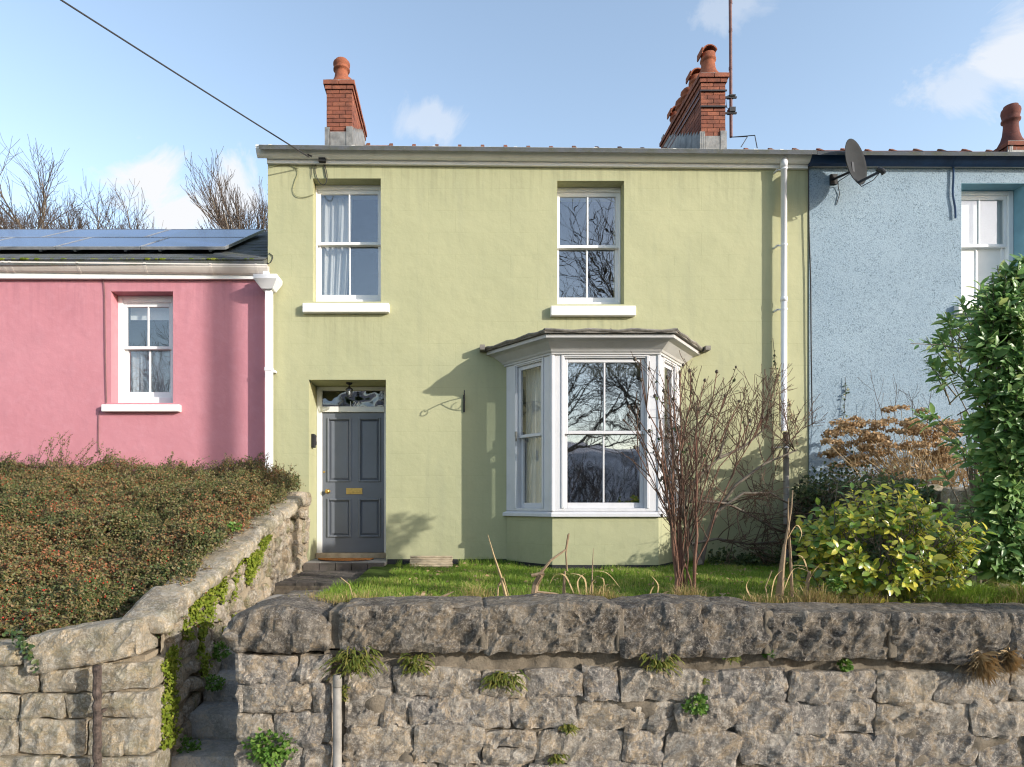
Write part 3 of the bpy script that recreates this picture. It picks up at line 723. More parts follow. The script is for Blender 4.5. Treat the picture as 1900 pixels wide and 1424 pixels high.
for p, q, ml, mr in ((A, B, 0.215, 0.20), (B, C, 0.16, 0.17), (C, D, 0.20, 0.215)):
    T, ln = face(p, q); fr.T = T
    fr.box(0.0, ml, -0.004, 0.10, 0.765, 2.83); fr.box(ln-mr, ln, -0.004, 0.10, 0.765, 2.83)
    fr.box(ml, ln-mr, -0.003, 0.099, ZS1, 2.83); fr.box(ml, ln-mr, -0.003, 0.099, 0.764, ZS0)
    for a, b in ((ml-0.045, ml-0.012), (ln-mr+0.012, ln-mr+0.045)): fr.box(a, b, -0.016, -0.004, 0.80, 2.80)      # raised beads
    fr.box(ml-0.045, ln-mr+0.045, -0.0155, -0.0035, 2.79, 2.815)
    fr.box(0.0, ln, 0.0, 0.09, 2.83, 2.9)
for c in (B, C):
    fr.T = None; fr.lathe((c.x, c.y+0.012, 0.766), [(0.034, 0), (0.034, 2.07)], 10)
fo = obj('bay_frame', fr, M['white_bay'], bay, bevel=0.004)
for p, q, ml, mr in ((A, B, 0.215, 0.20), (B, C, 0.16, 0.17), (C, D, 0.20, 0.215)):
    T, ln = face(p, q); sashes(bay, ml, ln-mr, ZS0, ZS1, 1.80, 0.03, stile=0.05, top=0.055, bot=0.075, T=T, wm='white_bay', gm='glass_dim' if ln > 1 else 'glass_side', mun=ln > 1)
m = MB(); m.sweep(line, [(-0.02, 2.815), (0.03, 2.815), (0.03, 2.84), (0.045, 2.845), (0.06, 2.87), (0.10, 2.905), (0.155, 2.955), (0.20, 2.975), (0.235, 2.98), (0.235, 3.025), (-0.02, 3.025)])
obj('cornice', m, paint_white('shaded_cornice', (0.47, 0.465, 0.46), (0.3, 0.28, 0.25), 0.5), bay)  # weathered white; shade of the downward faces is greyed into the colour
m = MB(); e = MB(); e.sweep([A-(B-A).normalized()*0.24, B, C, D+(D-C).normalized()*0.24], [(0.275, 0)], closed=False)
E = [Vector(v) for v in e.v]; zz = 3.03
ed = [(p.x, p.y, zz) for p in E] + [(p.x, p.y, zz+0.03) for p in E]
top = [(E[0].x+0.1, 9.03, zz+0.13), (B.x+0.1, 9.03, zz+0.22), (C.x-0.1, 9.03, zz+0.22), (E[3].x-0.1, 9.03, zz+0.13)]
m.add(ed+top, [(0,1,5,4),(1,2,6,5),(2,3,7,6),(4,5,9,8),(5,6,10,9),(6,7,11,10),(3,2,1,0)])
for i, r in ((1, 0.026), (2, 0.026)): m.tube([ed[4+i], top[i]], r, 8)
mid = Vector(ed[5]).lerp(Vector(ed[6]), 0.5); m.tube([mid, (mid.x, 9.03, zz+0.22)], 0.024, 8)
for i in (0, 1, 2):
    a, b = Vector(ed[4+i]), Vector(ed[5+i]); n = 9; m.tube([a.lerp(b, k/n)+Vector((0, 0, 0.012*math.sin(k*2.1+i))) for k in range(n+1)], 0.019, 6)
m.box(E[0].x-0.02, E[0].x+0.05, 8.84, 9.02, zz-0.005, zz+0.065); m.box(E[3].x-0.05, E[3].x+0.02, 8.86, 9.02, zz-0.005, zz+0.055)
obj('lead_roof', m, M['leadroof'], bay)
Tl, ll = face(A, B); Tr, lr = face(C, D)
curtain('long cream curtain behind the narrow bay sash nearer the front door', 0.20, ll-0.18, 0.80, 2.76, 0.20, 5, seed=5, T=Tl, amp=0.022)
curtain('long cream curtain behind the narrow bay sash beside the downpipe', 0.18, lr-0.20, 0.80, 2.76, 0.20, 5, seed=6, T=Tr, amp=0.022)
# sash horn and catch on the left bay sash
m = MB(); m.T = Tl; m.box(0.205, 0.232, -0.03, -0.004, 1.80, 1.87); m.box(0.212, 0.225, -0.026, -0.005, 1.735, 1.802); obj('sash_pulley_cover', m, M['greypipe'], bay)
# front door
y = 9.50; x0, x1, z0, z1 = DO
m = MB(); jw = 0.082
m.box(x0+0.002, x0+jw, y, y+0.09, z0, z1-0.004); m.box(x1-jw, x1-0.002, y, y+0.09, z0, z1-0.004); m.box(x0+jw, x1-jw, y+0.001, y+0.089, 2.572, z1-0.004)
m.box(x0+jw, x1-jw, y-0.012, y+0.089, 2.245, 2.328)
fd = obj('door_frame', m, M['white'], green, bevel=0.005)
g = MB(); g.box(x0+jw, x1-jw, y+0.04, y+0.046, 2.329, 2.571); obj('fanlight', g, M['glass_obscure'], fd)
m = MB(); m.box(x0+0.005, x1-0.005, y-0.11, y+0.10, 0.052, 0.125); obj('threshold', m, M['wood'], fd, bevel=0.006)
fc = bpy.data.curves.new('house_number', 'FONT'); fc.body = '124'; fc.size = 0.115; fc.extrude = 0.002; fc.align_x = 'CENTER'; fo = bpy.data.objects.new('number_text', fc); COL.objects.link(fo)
nme = bpy.data.meshes.new_from_object(fo.evaluated_get(bpy.context.evaluated_depsgraph_get())); bpy.data.objects.remove(fo); bpy.data.curves.remove(fc)
nme.materials.clear(); nme.materials.append(M['white_clean'])
fo = bpy.data.objects.new('house_number', nme); COL.objects.link(fo); fo.parent = fd; fo.rotation_euler = (R(90), 0, 0); fo.location = Vector((PX(657, y), y+0.034, 2.333))-wl(green)
px0, px1 = x0+jw+0.003, x1-jw-0.003; yd = y+0.025
pan = [(PX(608.5, 9.52), PX(650, 9.52), 1.205, 2.15), (PX(666.5, 9.52), PX(705, 9.52), 1.205, 2.15), (PX(608.5, 9.52), PX(650, 9.52), 0.37, 0.93), (PX(666.5, 9.52), PX(705, 9.52), 0.37, 0.93)]
m = wall_holes(px0, px1, 0.128, 2.242, pan, yd, yd+0.045)
door = obj('door', m, M['door'], green)
for a, b, c, d in pan:
    m = MB(); m.box(a, b, yd+0.02, yd+0.04, c, d)
    n = 0.022; bz = 0.052; fy = yd+0.006                    # raised field with bevelled margins
    m.add([(a+n,yd+0.0195,c+n),(b-n,yd+0.0195,c+n),(b-n,yd+0.0195,d-n),(a+n,yd+0.0195,d-n),(a+bz,fy,c+bz),(b-bz,fy,c+bz),(b-bz,fy,d-bz),(a+bz,fy,d-bz)], [(4,5,6,7),(0,1,5,4),(1,2,6,5),(2,3,7,6),(3,0,4,7)])
    t, pr = 0.03, yd-0.018                                   # bolection moulding
    for q in ((a-0.012, a+t-0.012, c-0.012, d+0.012), (b-t+0.012, b+0.012, c-0.012, d+0.012), (a+t-0.012, b-t+0.012, c-0.012, c+t-0.012), (a+t-0.012, b-t+0.012, d-t+0.012, d+0.012)):
        m.box(q[0], q[1], pr, yd+0.018, q[2], q[3])
    obj('door_panel', m, M['door'], door, bevel=0.008)
kx, kz = PX(607, 9.45), PZ(912, 9.45)
m = MB(); m.T = Matrix.Translation((kx, yd, kz)) @ Matrix.Rotation(R(90), 4, 'X')
m.lathe((0, 0, 0), [(0.034, 0), (0.034, 0.008), (0.014, 0.012), (0.012, 0.035), (0.03, 0.045), (0.036, 0.06), (0.03, 0.078), (0.01, 0.085)], 16); obj('door_knob', m, M['brass'], door, smooth=True)
m = MB(); m.T = Matrix.Translation((PX(601, 9.5), yd, PZ(876, 9.5))) @ Matrix.Rotation(R(90), 4, 'X'); m.lathe((0, 0, 0), [(0.016, 0), (0.016, 0.008), (0.006, 0.01)], 12); obj('door_lock', m, M['brass'], door)
lx0, lx1, lz0, lz1 = PX(642, 9.5), PX(672, 9.5), PZ(917.5, 9.5), PZ(906, 9.5)
m = MB(); m.box(lx0, lx1, yd-0.008, yd, lz0, lz1); m.box(lx0+0.025, lx1-0.025, yd-0.016, yd-0.008, lz0+0.022, lz1-0.02); obj('letter_plate', m, M['brass'], door, bevel=0.003)
m = MB(); m.box(x0+0.003, x1-0.003, y+0.10, 11.5, 0.03, 0.05); m.box(x0, x1, 11.5, 11.6, 0, 2.7); obj('hallway', m, M['room'], green)
# chimneys
chimney(green, PX(606, 11.5), PX(653, 11.5), 11.5, 13.1, 7.0, PZ(150, 11.48), [(11.74, 'pot', 0.52), (12.24, 'pot', 0.50), (12.72, 'pot', 0.42)], 4, PZ(262, 11.5))
chimney(green, PX(1301, 11.5), PX(1346, 11.5), 11.5, 13.65, 7.0, PZ(137, 11.48), [(11.74, 'hood', 0.62), (12.32, 'hood', 0.58), (12.72, 'pot', 0.5), (13.02, 'pot', 0.5), (13.42, 'hood', 0.55)], 9, PZ(270, 11.5))
# loose wires under the left eaves
def wire(root, pts, r=0.006, mat='cable', name='cable'):
    P2 = [Vector(p) for p in pts]; out = []
    for i in range(len(P2)-1):
        p0, p1, p2, p3 = P2[max(i-1, 0)], P2[i], P2[i+1], P2[min(i+2, len(P2)-1)]
        for k in range(6):
            t = k/6; out.append(0.5*((2*p1)+(p2-p0)*t+(2*p0-5*p1+4*p2-p3)*t*t+(3*p1-p0-3*p2+p3)*t**3))
    out.append(P2[-1]); m = MB(); m.tube(out, r, 5)
    return obj(name, m, M[mat], root)
f = lambda *l: [P(x, y, 8.985) for x, y in l]
wire(green, f((498, 311), (520, 306), (540, 307), (553, 318), (548, 335), (544, 352), (550, 364), (565, 366), (582, 361)), 0.005, 'cablegreen')
wire(green, f((580, 300), (578, 318), (579, 330)), 0.004); wire(green, f((586, 298), (585, 318), (592, 338), (602, 343), (607, 330), (604, 312), (597, 300)), 0.006)
wire(green, f((600, 300), (603, 320), (606, 334)), 0.005)
m = MB(); c = P(598, 296, 8.93); m.box(c.x-0.05, c.x+0.05, 8.90, 8.95, c.z-0.04, c.z+0.04); c = P(574, 293, 8.93); m.tube([c+Vector((0, 0.05, 0)), c+Vector((0.0, -0.08, 0.0)), c+Vector((0.05, -0.09, -0.03))], 0.012, 6); obj('cable_box', m, M['plinth'], green, bevel=0.006)

# ------------------------------------------------------------------ the pink house
pink = thing('pink_house', 'pink rendered cottage with solar roof and a single white sash window', 'house', (-6.5, 9.0, 0))
PX0, PXR = -10.5, GX0-0.004
WP = (PX(206, 9.01), PX(321, 9.01), PZ(748, 9.01), PZ(541, 9.01))
obj('wall', wall_holes(PX0, PXR, -0.3, 4.28, [WP], 9.01, 9.5), M['pink'], pink)
m = MB(); m.box(PX0, PX0+0.3, 9.505, 14.7, -0.3, 4.28); m.box(PX0+0.301, PXR, 14.4, 14.7, -0.3, 4.28); obj('side_wall', m, M['pink'], pink)
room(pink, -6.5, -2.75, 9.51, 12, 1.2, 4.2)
window(pink, *WP, 9.01, 0.18, PZ(647, 9.26), jl=0.075, jr=0.105, sill=(PX(187, 8.93), PX(332, 8.93), PZ(764, 8.93), PZ(749, 8.93)), cill=0.11, head=0.10)
curtain('white net curtain across the lower half of the pink cottage window', WP[0]+0.1, WP[1]-0.1, WP[2]+0.15, PZ(652, 9.3), 9.36, 5, 'net', seed=9, amp=0.015)
m = MB(); m.box(WP[0]+0.1, WP[1]-0.11, 9.36, 9.366, PZ(592, 9.3), WP[3]-0.08); tag(obj('roller_blind', m, M['blind']), 'cream roller blind at the top of the pink cottage window', 'blind')
PT = 0.574
zp = lambda y: 4.27+PT*(y-8.85)
m = MB()
for ya, yb in ((8.85, 11.8), (14.75, 11.8)):
    za, zb = zp(8.85), zp(11.8); m.add([(PX0, ya, za), (PXR-0.005, ya, za), (PXR-0.005, yb, zb), (PX0, yb, zb), (PX0, ya, za-0.06), (PXR-0.005, ya, za-0.06), (PXR-0.005, yb, zb-0.06), (PX0, yb, zb-0.06)], [(0,1,2,3),(7,6,5,4),(0,4,5,1),(1,5,6,2),(3,7,4,0)])
proof = obj('roof', m, M['slate'], pink)
sm = MB(); sm.box(0, 0.248, 0, 0.36, 0, 0.008); slm = bpy.data.meshes.new('slate'); slm.from_pydata(sm.v, [], sm.f); slm.materials.append(M['slate'])
rg = random.Random(8); an = math.atan(PT)
for j in range(12):
    for i in range(5):
        x = PXR-0.26-0.252*i-(0.126 if j % 2 else 0)
        y = 8.86+j*0.165*math.cos(an)
        if j > 1 and i > 2: continue
        o = bpy.data.objects.new('slate', slm); COL.objects.link(o); o.parent = proof; o.rotation_euler = (an-0.022, rg.uniform(-0.006, 0.006), rg.uniform(-0.008, 0.008))
        o.location = Vector((x, y, zp(y)+0.013+rg.uniform(0, 0.004)))-wl(pink)
ms = MB()
for j in range(2):
    for i in range(24):
        x = PXR-1.52-0.252*i-(0.126 if j % 2 else 0); y = 8.86+j*0.165*math.cos(an); ms.T = Matrix.Translation((x, y, zp(y)+0.013+rg.uniform(0, 0.004))) @ Matrix.Rotation(an-0.022, 4, 'X'); ms.box(0, 0.248, 0, 0.36, 0, 0.008)
tag(obj('slate_courses', ms, M['slate'], proof), kind='stuff')
mm = MB(); r2 = random.Random(3)
for i in range(90):
    x = r2.uniform(-7.5, PXR-0.1); mm.sphere((x, 8.86+r2.uniform(0, 0.06), zp(8.87)+0.02), r2.uniform(0.012, 0.035), 6, 4, (1.6, 1, 0.6))
obj('roof_moss', mm, M['moss'], proof)
m = MB(); zf0 = PZ(500, 8.97); m.prism([(8.95, zf0-0.125), (8.95, zf0+0.14), (9.005, zf0+0.14), (9.005, zf0-0.125)], PX0, PXR-0.10, -0.02); obj('fascia_board', m, M['white'], pink)
g0, g1 = PX0, PX(496, 8.85)
gutter(pink, g0, g1, PZ(476.5, 8.8), PZ(488, 8.8)-PZ(476.5, 8.8), 8.945, 0.125, M['gutter_pink'], [PX(p, 8.85) for p in (5, 18, 143, 268, 390, 475)], cx=0.035)
m = MB(); hx = PX(495.5, 8.8); ht, hb = PZ(513, 8.8), PZ(537, 8.8)
m.add([(hx-0.165, 8.70, ht), (hx+0.165, 8.70, ht), (hx+0.165, 8.985, ht), (hx-0.165, 8.985, ht), (hx-0.165, 8.70, ht-0.06), (hx+0.165, 8.70, ht-0.06), (hx+0.165, 8.985, ht-0.06), (hx-0.165, 8.985, ht-0.06),
       (hx-0.075, 8.78, hb), (hx+0.085, 8.78, hb), (hx+0.085, 8.95, hb), (hx-0.075, 8.95, hb)], [(0,1,2,3),(0,4,5,1),(1,5,6,2),(2,6,7,3),(3,7,4,0),(4,8,9,5),(5,9,10,6),(6,10,11,7),(7,11,8,4),(11,10,9,8)])
m.box(hx-0.06, hx+0.02, 8.80, 8.88, ht+0.003, ht+0.075)
m.box(hx-0.035, hx+0.055, 8.815, 8.915, 0.9, hb+0.003); m.box(hx-0.042, hx+0.062, 8.808, 8.922, PZ(690, 8.87), PZ(683, 8.87))
dp2 = obj('downpipe', m, M['pipewhite'], pink, bevel=0.006)
m = MB(); z = PZ(688, 8.87); m.box(hx-0.06, hx+0.08, 8.92, 8.995, z-0.015, z+0.015); obj('pipe_bracket', m, M['pipewhite'], dp2)
f = lambda *l: [P(x, y, 8.99) for x, y in l]
wire(pink, f((182, 505), (190, 515), (194, 540), (195, 600), (196, 680), (198, 748)), 0.006, 'mast'); wire(pink, f((184, 762), (183, 800), (183, 840)), 0.005, 'mast')
wire(pink, f((497, 490), (503, 486), (506, 476), (499, 470)), 0.006)
# solar panels laid on the pink roof, two rows
def solar(label, x0, x1, s0, s1):
    T = Matrix.Translation((x1, 9.30, 4.655)) @ Matrix.Rotation(an, 4, 'X')
    t = thing('solar_panel', label, 'solar panel', tuple(T @ Vector((x0/2-x1/2, s0, 0))), 'solar panels on the pink roof')
    f = MB(); f.T = T; w = x0-x1; fw = 0.022
    f.box(w, w+fw, s0, s1, -0.04, 0.002); f.box(-fw, 0, s0, s1, -0.04, 0.002); f.box(w+fw, -fw, s0, s0+fw, -0.04, 0.0015); f.box(w+fw, -fw, s1-fw, s1, -0.04, 0.0015)
    obj('panel_frame', f, M['alu'], t)
    g = MB(); g.T = T; g.box(w+fw, -fw, s0+fw, s1-fw, -0.03, -0.002); obj('panel_glass', g, M['solar'], t)
    r = MB(); r.T = T
    for u in (w*0.2, w*0.8): r.box(u-0.02, u+0.02, s0+0.05, s1-0.05, -0.075, -0.041)
    obj('mounting_rail', r, M['alu'], t)
xr = -3.395
for a, b, lb in ((xr, 1.25, 'lower row solar panel nearest the green house, by the bare slates'), (xr-1.262, 1.25, 'lower row solar panel above the pink cottage window'), (xr-2.524, 1.25, 'lower row solar panel third from the green house'),
                 (xr-3.786, 1.25, 'lower row solar panel farthest from the green house')): solar(lb, a-b, a, 0.0, 1.085)
for a, b, lb in ((xr, 1.66, 'upper row solar panel nearest the green house wall'), (xr-1.672, 1.66, 'upper row solar panel in the middle of its row'), (xr-3.344, 1.66, 'upper row solar panel farthest from the green house')): solar(lb, a-b, a, 1.10, 2.185)

# ------------------------------------------------------------------ the blue house
blue = thing('blue_house', 'light blue pebbledashed house with navy gutter at the end of the terrace', 'house', (8.2, 9.0, 0))
BX0, BX1, BY = GX1+0.004, 12.5, 8.985
WC = (7.205, 8.14, 3.70, PZ(340, BY))
obj('wall', wall_holes(BX0, BX1, -0.35, 5.86, [WC], BY, BY+0.5), M['blue'], blue)
rvm = simple('blue_reveal_paint', (0.18, 0.34, 0.42), 0.7, 0.1)
m = MB(); a, b, c, d = WC
m.box(a, a+0.006, BY+0.003, BY+0.3, c, d); m.box(b-0.006, b, BY+0.003, BY+0.3, c, d); m.box(a+0.0061, b-0.0061, BY+0.003, BY+0.3, d-0.006, d); obj('window_reveal', m, rvm, blue)
m = MB(); m.box(BX0, BX0+0.2, BY+0.505, 17, -0.35, 5.8); m.box(BX1-0.3, BX1, BY+0.505, 17, -0.35, 5.8); m.box(BX0+0.201, BX1-0.301, 16.7, 17, -0.35, 5.8); obj('side_wall', m, M['blue'], blue)
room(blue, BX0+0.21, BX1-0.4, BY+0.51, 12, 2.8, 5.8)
window(blue, a+0.007, b-0.007, c, d-0.007, BY, 0.2, PZ(458, 9.25), jl=0.04, jr=0.075, sill=(a-0.1, b+0.1, c-0.15, c))
m = MB(); m.box(a+0.03, b-0.03, BY+0.29, BY+0.296, c+0.08, d-0.04)
tag(obj('window_blind', m, M['blind']), 'white blind drawn down behind the blue house window', 'blind')
m = MB()
for ya, yb in ((8.78, 13.0), (17.2, 13.0)):
    za, zb = 5.74, 8.125; m.add([(BX0, ya, za+0.03), (BX1, ya, za), (BX1, yb, zb-0.035), (BX0, yb, zb), (BX0, ya, za-0.02), (BX1, ya, za-0.06), (BX1, yb, zb-0.095), (BX0, yb, zb-0.06)], [(0,1,2,3),(7,6,5,4),(0,4,5,1),(1,5,6,2),(3,7,4,0)])
broof = obj('roof', m, M['slate'], blue)
ridge_row(broof, BX0, BX1, 13.0, 8.13, -0.0047, step=0.50, seed=5)
m = MB(); zf1 = PZ(305, 8.96); m.prism([(8.945, zf1-0.035), (8.945, zf1+0.1), (8.983, zf1+0.1), (8.983, zf1-0.035)], BX0, BX1, -0.02); obj('fascia_board', m, M['white'], blue)
gutter(blue, gx1+0.003, BX1, PZ(280.5, 8.82), -0.03, 8.94, 0.15, M['navy'], [PX(p, 8.85) for p in (1512, 1775)], cm=M['navy'], cx=0.03)
f = lambda *l: [P(x, y, 8.955) for x, y in l]
wire(blue, f((1769, 305), (1769, 330), (1768, 360), (1772, 385), (1773, 405)), 0.014, 'navy'); wire(blue, f((1773, 282), (1776, 290), (1771, 302), (1769, 308)), 0.008, 'alu')
wire(blue, f((1500, 303), (1501, 420), (1504, 520), (1505, 640), (1507, 790)), 0.009)
wire(blue, f((1500, 308), (1650, 306.5), (1760, 308), (1800, 304), (1850, 308), (1900, 305)), 0.006)
# chimney at its far end
chimney(blue, PX(1871, 12.0)+0.0, PX(1871, 12.0)+0.62, 12.0, 13.6, 6.9, PZ(262, 11.95), [(12.3, 'pot', 0.86)], 12, PZ(290, 12), M['shaded_pot'])
# ------------------------------------------------------------------ rough stones
def rock(x0, x1, y0, y1, z0, z1, seed, res=0.024, r=0.022, amp=0.02, facet=0.035, T=None, top=0.0, warp=0.012):
    """a rock-faced block; the front is its -y side. top: extra bulge of the upper side"""
    rg = random.Random(seed); m = MB(); m.T = T
    h = Vector(((x1-x0)/2, (y1-y0)/2, (z1-z0)/2)); c = Vector(((x0+x1)/2, (y0+y1)/2, (z0+z1)/2))
    n = [max(3, int(math.ceil(2*h[i]/(res*(1.0 if i != 1 else 2.0))))) for i in range(3)]
    r = min(r, min(h)*0.8)
    pl = [(rg.uniform(-0.7, 0.7), rg.uniform(-0.6, 0.6), rg.uniform(0.2, 0.8)) for _ in range(6)] + [(rg.uniform(-0.2, 0.2), rg.uniform(-0.3, 0.3), 0.8)]
    of = Vector((rg.uniform(0, 90), rg.uniform(0, 90), rg.uniform(0, 90)))
    sk = [rg.uniform(-warp, warp) for _ in range(4)]
    idx, vs, fs = {}, [], []
    def vert(i, j, k):
        key = (i, j, k)
        if key in idx: return idx[key]
        u = (2*i/n[0]-1, 2*j/n[1]-1, 2*k/n[2]-1)
        q = Vector((u[0]*h.x, u[1]*h.y, u[2]*h.z))
        inn = Vector([max(-(h[a]-r), min(h[a]-r, q[a])) for a in range(3)])
        d = q-inn
        if d.length > 1e-6: d.normalize(); q = inn+d*r
        f = max(0.0, -d.y); up = max(0.0, d.z)
        e = min(a*u[0]+b*u[2]+g for a, b, g in pl)
        p = q+c
        s = noise.fractal(p*9+of, 0.9, 2.2, 5)*0.45
        for sc_, am in ((5.0, 1.0), (11.0, 0.3)):
            w = Vector((p.x+0.35*p.z, p.y, p.z-0.25*p.x)) + Vector((noise.noise(p*4+of), 0, noise.noise(p*4-of)))*0.03
            dd, pp = noise.voronoi(w*sc_+of); c0 = pp[0]; hh = noise.cell_vector(c0*7.3)
            rel = (w*sc_+of-c0)
            s += am*((hh.x-0.0)*0.55 + rel.x*hh.y*0.9 + rel.z*hh.z*0.9)
        edge = max(abs(u[0]), abs(u[2]))
        gr = 0.28-abs(noise.noise(Vector((p.x*8-p.z*5.5, 1.7, p.z*3.2+p.x*1.2))+of)); dis = f*facet*max(-0.9, min(1, e)) + amp*s*(0.3+0.7*f) + f*amp*1.7*gr
        q = q + d*dis
        if top and up > 0.3: q.z += top*up*(1-u[0]**2*0.9)*(0.7+0.5*noise.noise(Vector((p.x*3, 1, 2))+of))
        q.x += sk[0]*u[2]; q.z += sk[1]*u[0] + sk[2]*u[0]*u[0]
        idx[key] = len(vs); vs.append(q+c); return idx[key]
    for a, b, cax in ((0, 2, 1), (0, 1, 2), (1, 2, 0)):
        for side in (0, 1):
            for i in range(n[a]):
                for j in range(n[b]):
                    t = []
                    for di, dj in ((0,0),(1,0),(1,1),(0,1)):
                        k = [0, 0, 0]; k[a] = i+di; k[b] = j+dj; k[cax] = side*n[cax]; t.append(vert(*k))
                    flip = side == (1 if cax == 1 else 0)
                    fs.append(tuple(t[::-1] if flip else t))
    m.add(vs, fs); return m

def mortar_sheet(pts_fn, nu, nv, amp, seed):
    m = MB(); vs, fs = [], []
    for j in range(nv+1):
        for i in range(nu+1):
            p, nrm_ = pts_fn(i/nu, j/nv); d = noise.fractal(Vector(p)*5+Vector((seed, 0, 0)), 1, 2, 4)*amp
            vs.append(Vector(p)+Vector(nrm_)*d)
    for j in range(nv):
        for i in range(nu): fs.append((j*(nu+1)+i, j*(nu+1)+i+1, (j+1)*(nu+1)+i+1, (j+1)*(nu+1)+i))
    m.add(vs, fs); return m

# ------------------------------------------------------------------ front retaining wall
WY = 4.22
fw = thing('front_garden_wall', 'grey rock-faced limestone retaining wall with dark coping along the front lawn', 'wall', (2.0, WY, -1.17))
dc = 4.15
cop = [(632, 897, 1127, 1208, 0.025), (899, 1149, 1127, 1210, 0.05), (1152, 1424, 1130, 1215, 0.07), (1427, 1654, 1140, 1222, 0.015), (1657, 1869, 1141, 1229, 0.02), (1872, 2120, 1142, 1232, 0.02), (2123, 2400, 1142, 1235, 0.02), (2403, 2640, 1142, 1236, 0.02)]
for i, (a, b, t, bt, tp) in enumerate(cop):
    obj('coping_stone', rock(PX(a, dc), PX(b, dc), dc, dc+0.46, PZ(bt, dc), PZ(t, dc), 40+i, 0.017, 0.010, 0.034, 0.035, top=tp*0.7, warp=0.006), M['cope'], fw, smooth=False)
m = MB()
for a, b, t, bt, tp in cop[:-1]: m.box(PX(b, dc)-0.022, PX(b, dc)+0.032, dc-0.012, dc+0.40, PZ(bt, dc)+0.004, PZ(t, dc)-0.012)
m.box(PX(611, dc)-0.01, PX(634, dc)+0.02, dc+0.02, dc+0.40, PZ(1207, dc)+0.004, PZ(1135, dc)); obj('joint_mortar', m, M['mortar'], fw, bevel=0.01)
# courses: random widths, the courses run a little downhill
rg = random.Random(77)
xL, xR = PX(640, WY), 6.4
zc = lambda x, py: PZ(py+(x-xL)*278/1290*17*0.9, WY)
rows = [(1238, 1286), (1289, 1345), (1348, 1408), (1411, 1474), (1477, 1540)]
for ri, (pt, pb) in enumerate(rows):
    x = xL+0.005; k = 0
    while x < xR:
        wd = rg.choice((0.16, 0.26, 0.34, 0.42, 0.5, 0.62))*rg.uniform(0.85, 1.15); x2 = min(x+wd, xR)
        jt, jb = rg.uniform(-6, 4), rg.uniform(-3, 7)
        if x2-x > 0.09:
            zt, zb = zc(x, pt+jt), zc(x, pb+jb); pr = rg.uniform(-0.012, 0.028)
            if rg.random() < 0.14 and x2-x < 0.4:
                zm = (zt+zb)/2; prt = [(zb, zm-0.006), (zm+0.006, zt)]
            else: prt = [(zb, zt)]
            for q, (a, b) in enumerate(prt):
                obj('stone', rock(x+0.001, x2-0.001, WY-pr-0.012, WY+0.2, a, b, 1000*ri+k*7+q, 0.02 if x < 4.2 else 0.05, 0.008, 0.024, 0.028, warp=0.02), M['stone'], fw); k += 1
        x = x2+0.004
obj('mortar', mortar_sheet(lambda u, v: ((xL-0.13+(xR-xL+0.13)*u, WY+0.008, -1.2+(zc(xL+(xR-xL)*u, 1205)+1.2)*v), (0, -1, 0)), 300, 60, 0.045, 3), M['mortar'], fw, smooth=True)
bk = MB(); bk.box(xL-0.1, xR, WY+0.10, WY+0.5, -1.2, -0.25); obj('backing', bk, M['mortar'], fw)

# ------------------------------------------------------------------ gate pier
gp = thing('gate_pier', 'stone gate pier with one big rounded cap stone beside the steps', 'pier', (PX(528, WY), WY+0.3, -1.17))
obj('cap_stone', rock(PX(417, 4.12), PX(611, 4.12), 4.12, 4.80, PZ(1213, 4.12), PZ(1150, 4.12), 5, 0.018, 0.06, 0.03, 0.04, top=0.115, warp=0.01), M['cope'], gp)
dq = 4.17; k = 0
for (pt, pb, xs) in ((1219, 1266, ((441, 553), (557, 613))), (1270, 1320, ((440, 577), (580, 615))), (1325, 1379, ((441, 508), (512, 614))), (1383, 1440, ((441, 560), (564, 612))), (1444, 1500, ((441, 500), (504, 612))), (1504, 1545, ((441, 560), (564, 612)))):
    for a, b in xs:
        obj('stone', rock(PX(a, dq), PX(b, dq), dq-0.015, dq+0.32, PZ(pb+1, dq), PZ(pt-1, dq), 300+k, 0.019, 0.010, 0.027, 0.025), M['stone'], gp); k += 1
for j in range(5):
    z = PZ(1219, dq)-0.2-j*0.2
    for a in (4.52, 4.86, 5.2, 5.54):
        if z < -1.1+(a-4.6)*0.66+0.05 and False: continue
        obj('stone', rock(PX(441, dq)-0.005, PX(441, dq)+0.28, a, a+0.33, z, z+0.19, 400+k, 0.04, 0.03, 0.02, 0.02), M['stone'], gp); k += 1
m = MB(); m.box(PX(444, dq)+0.012, PX(612, dq)-0.012, dq+0.014, dq+0.55, -1.2, PZ(1216, dq)); m.box(PX(444, dq)+0.012, PX(444, dq)+0.25, dq+0.56, 7.15, -1.2, -0.12); obj('mortar', m, M['mortar'], gp)
m = MB(); m.tube([(PX(626, 4.12), 4.12, -1.17), (PX(626, 4.12), 4.12, PZ(1253, 4.12)), (PX(626, 4.12), 4.12, PZ(1252, 4.12))], [0.03, 0.027, 0.02], 12)
pz = PZ(1275, 4.12); m.lathe((PX(626, 4.12), 4.12, pz), [(0.029, 0), (0.031, 0.01), (0.031, 0.05), (0.029, 0.06)], 12)
tag(obj('drain_pipe', m, M['greypipe'], smooth=True), 'grey upright pipe standing in the joint right of the gate pier', 'pipe')

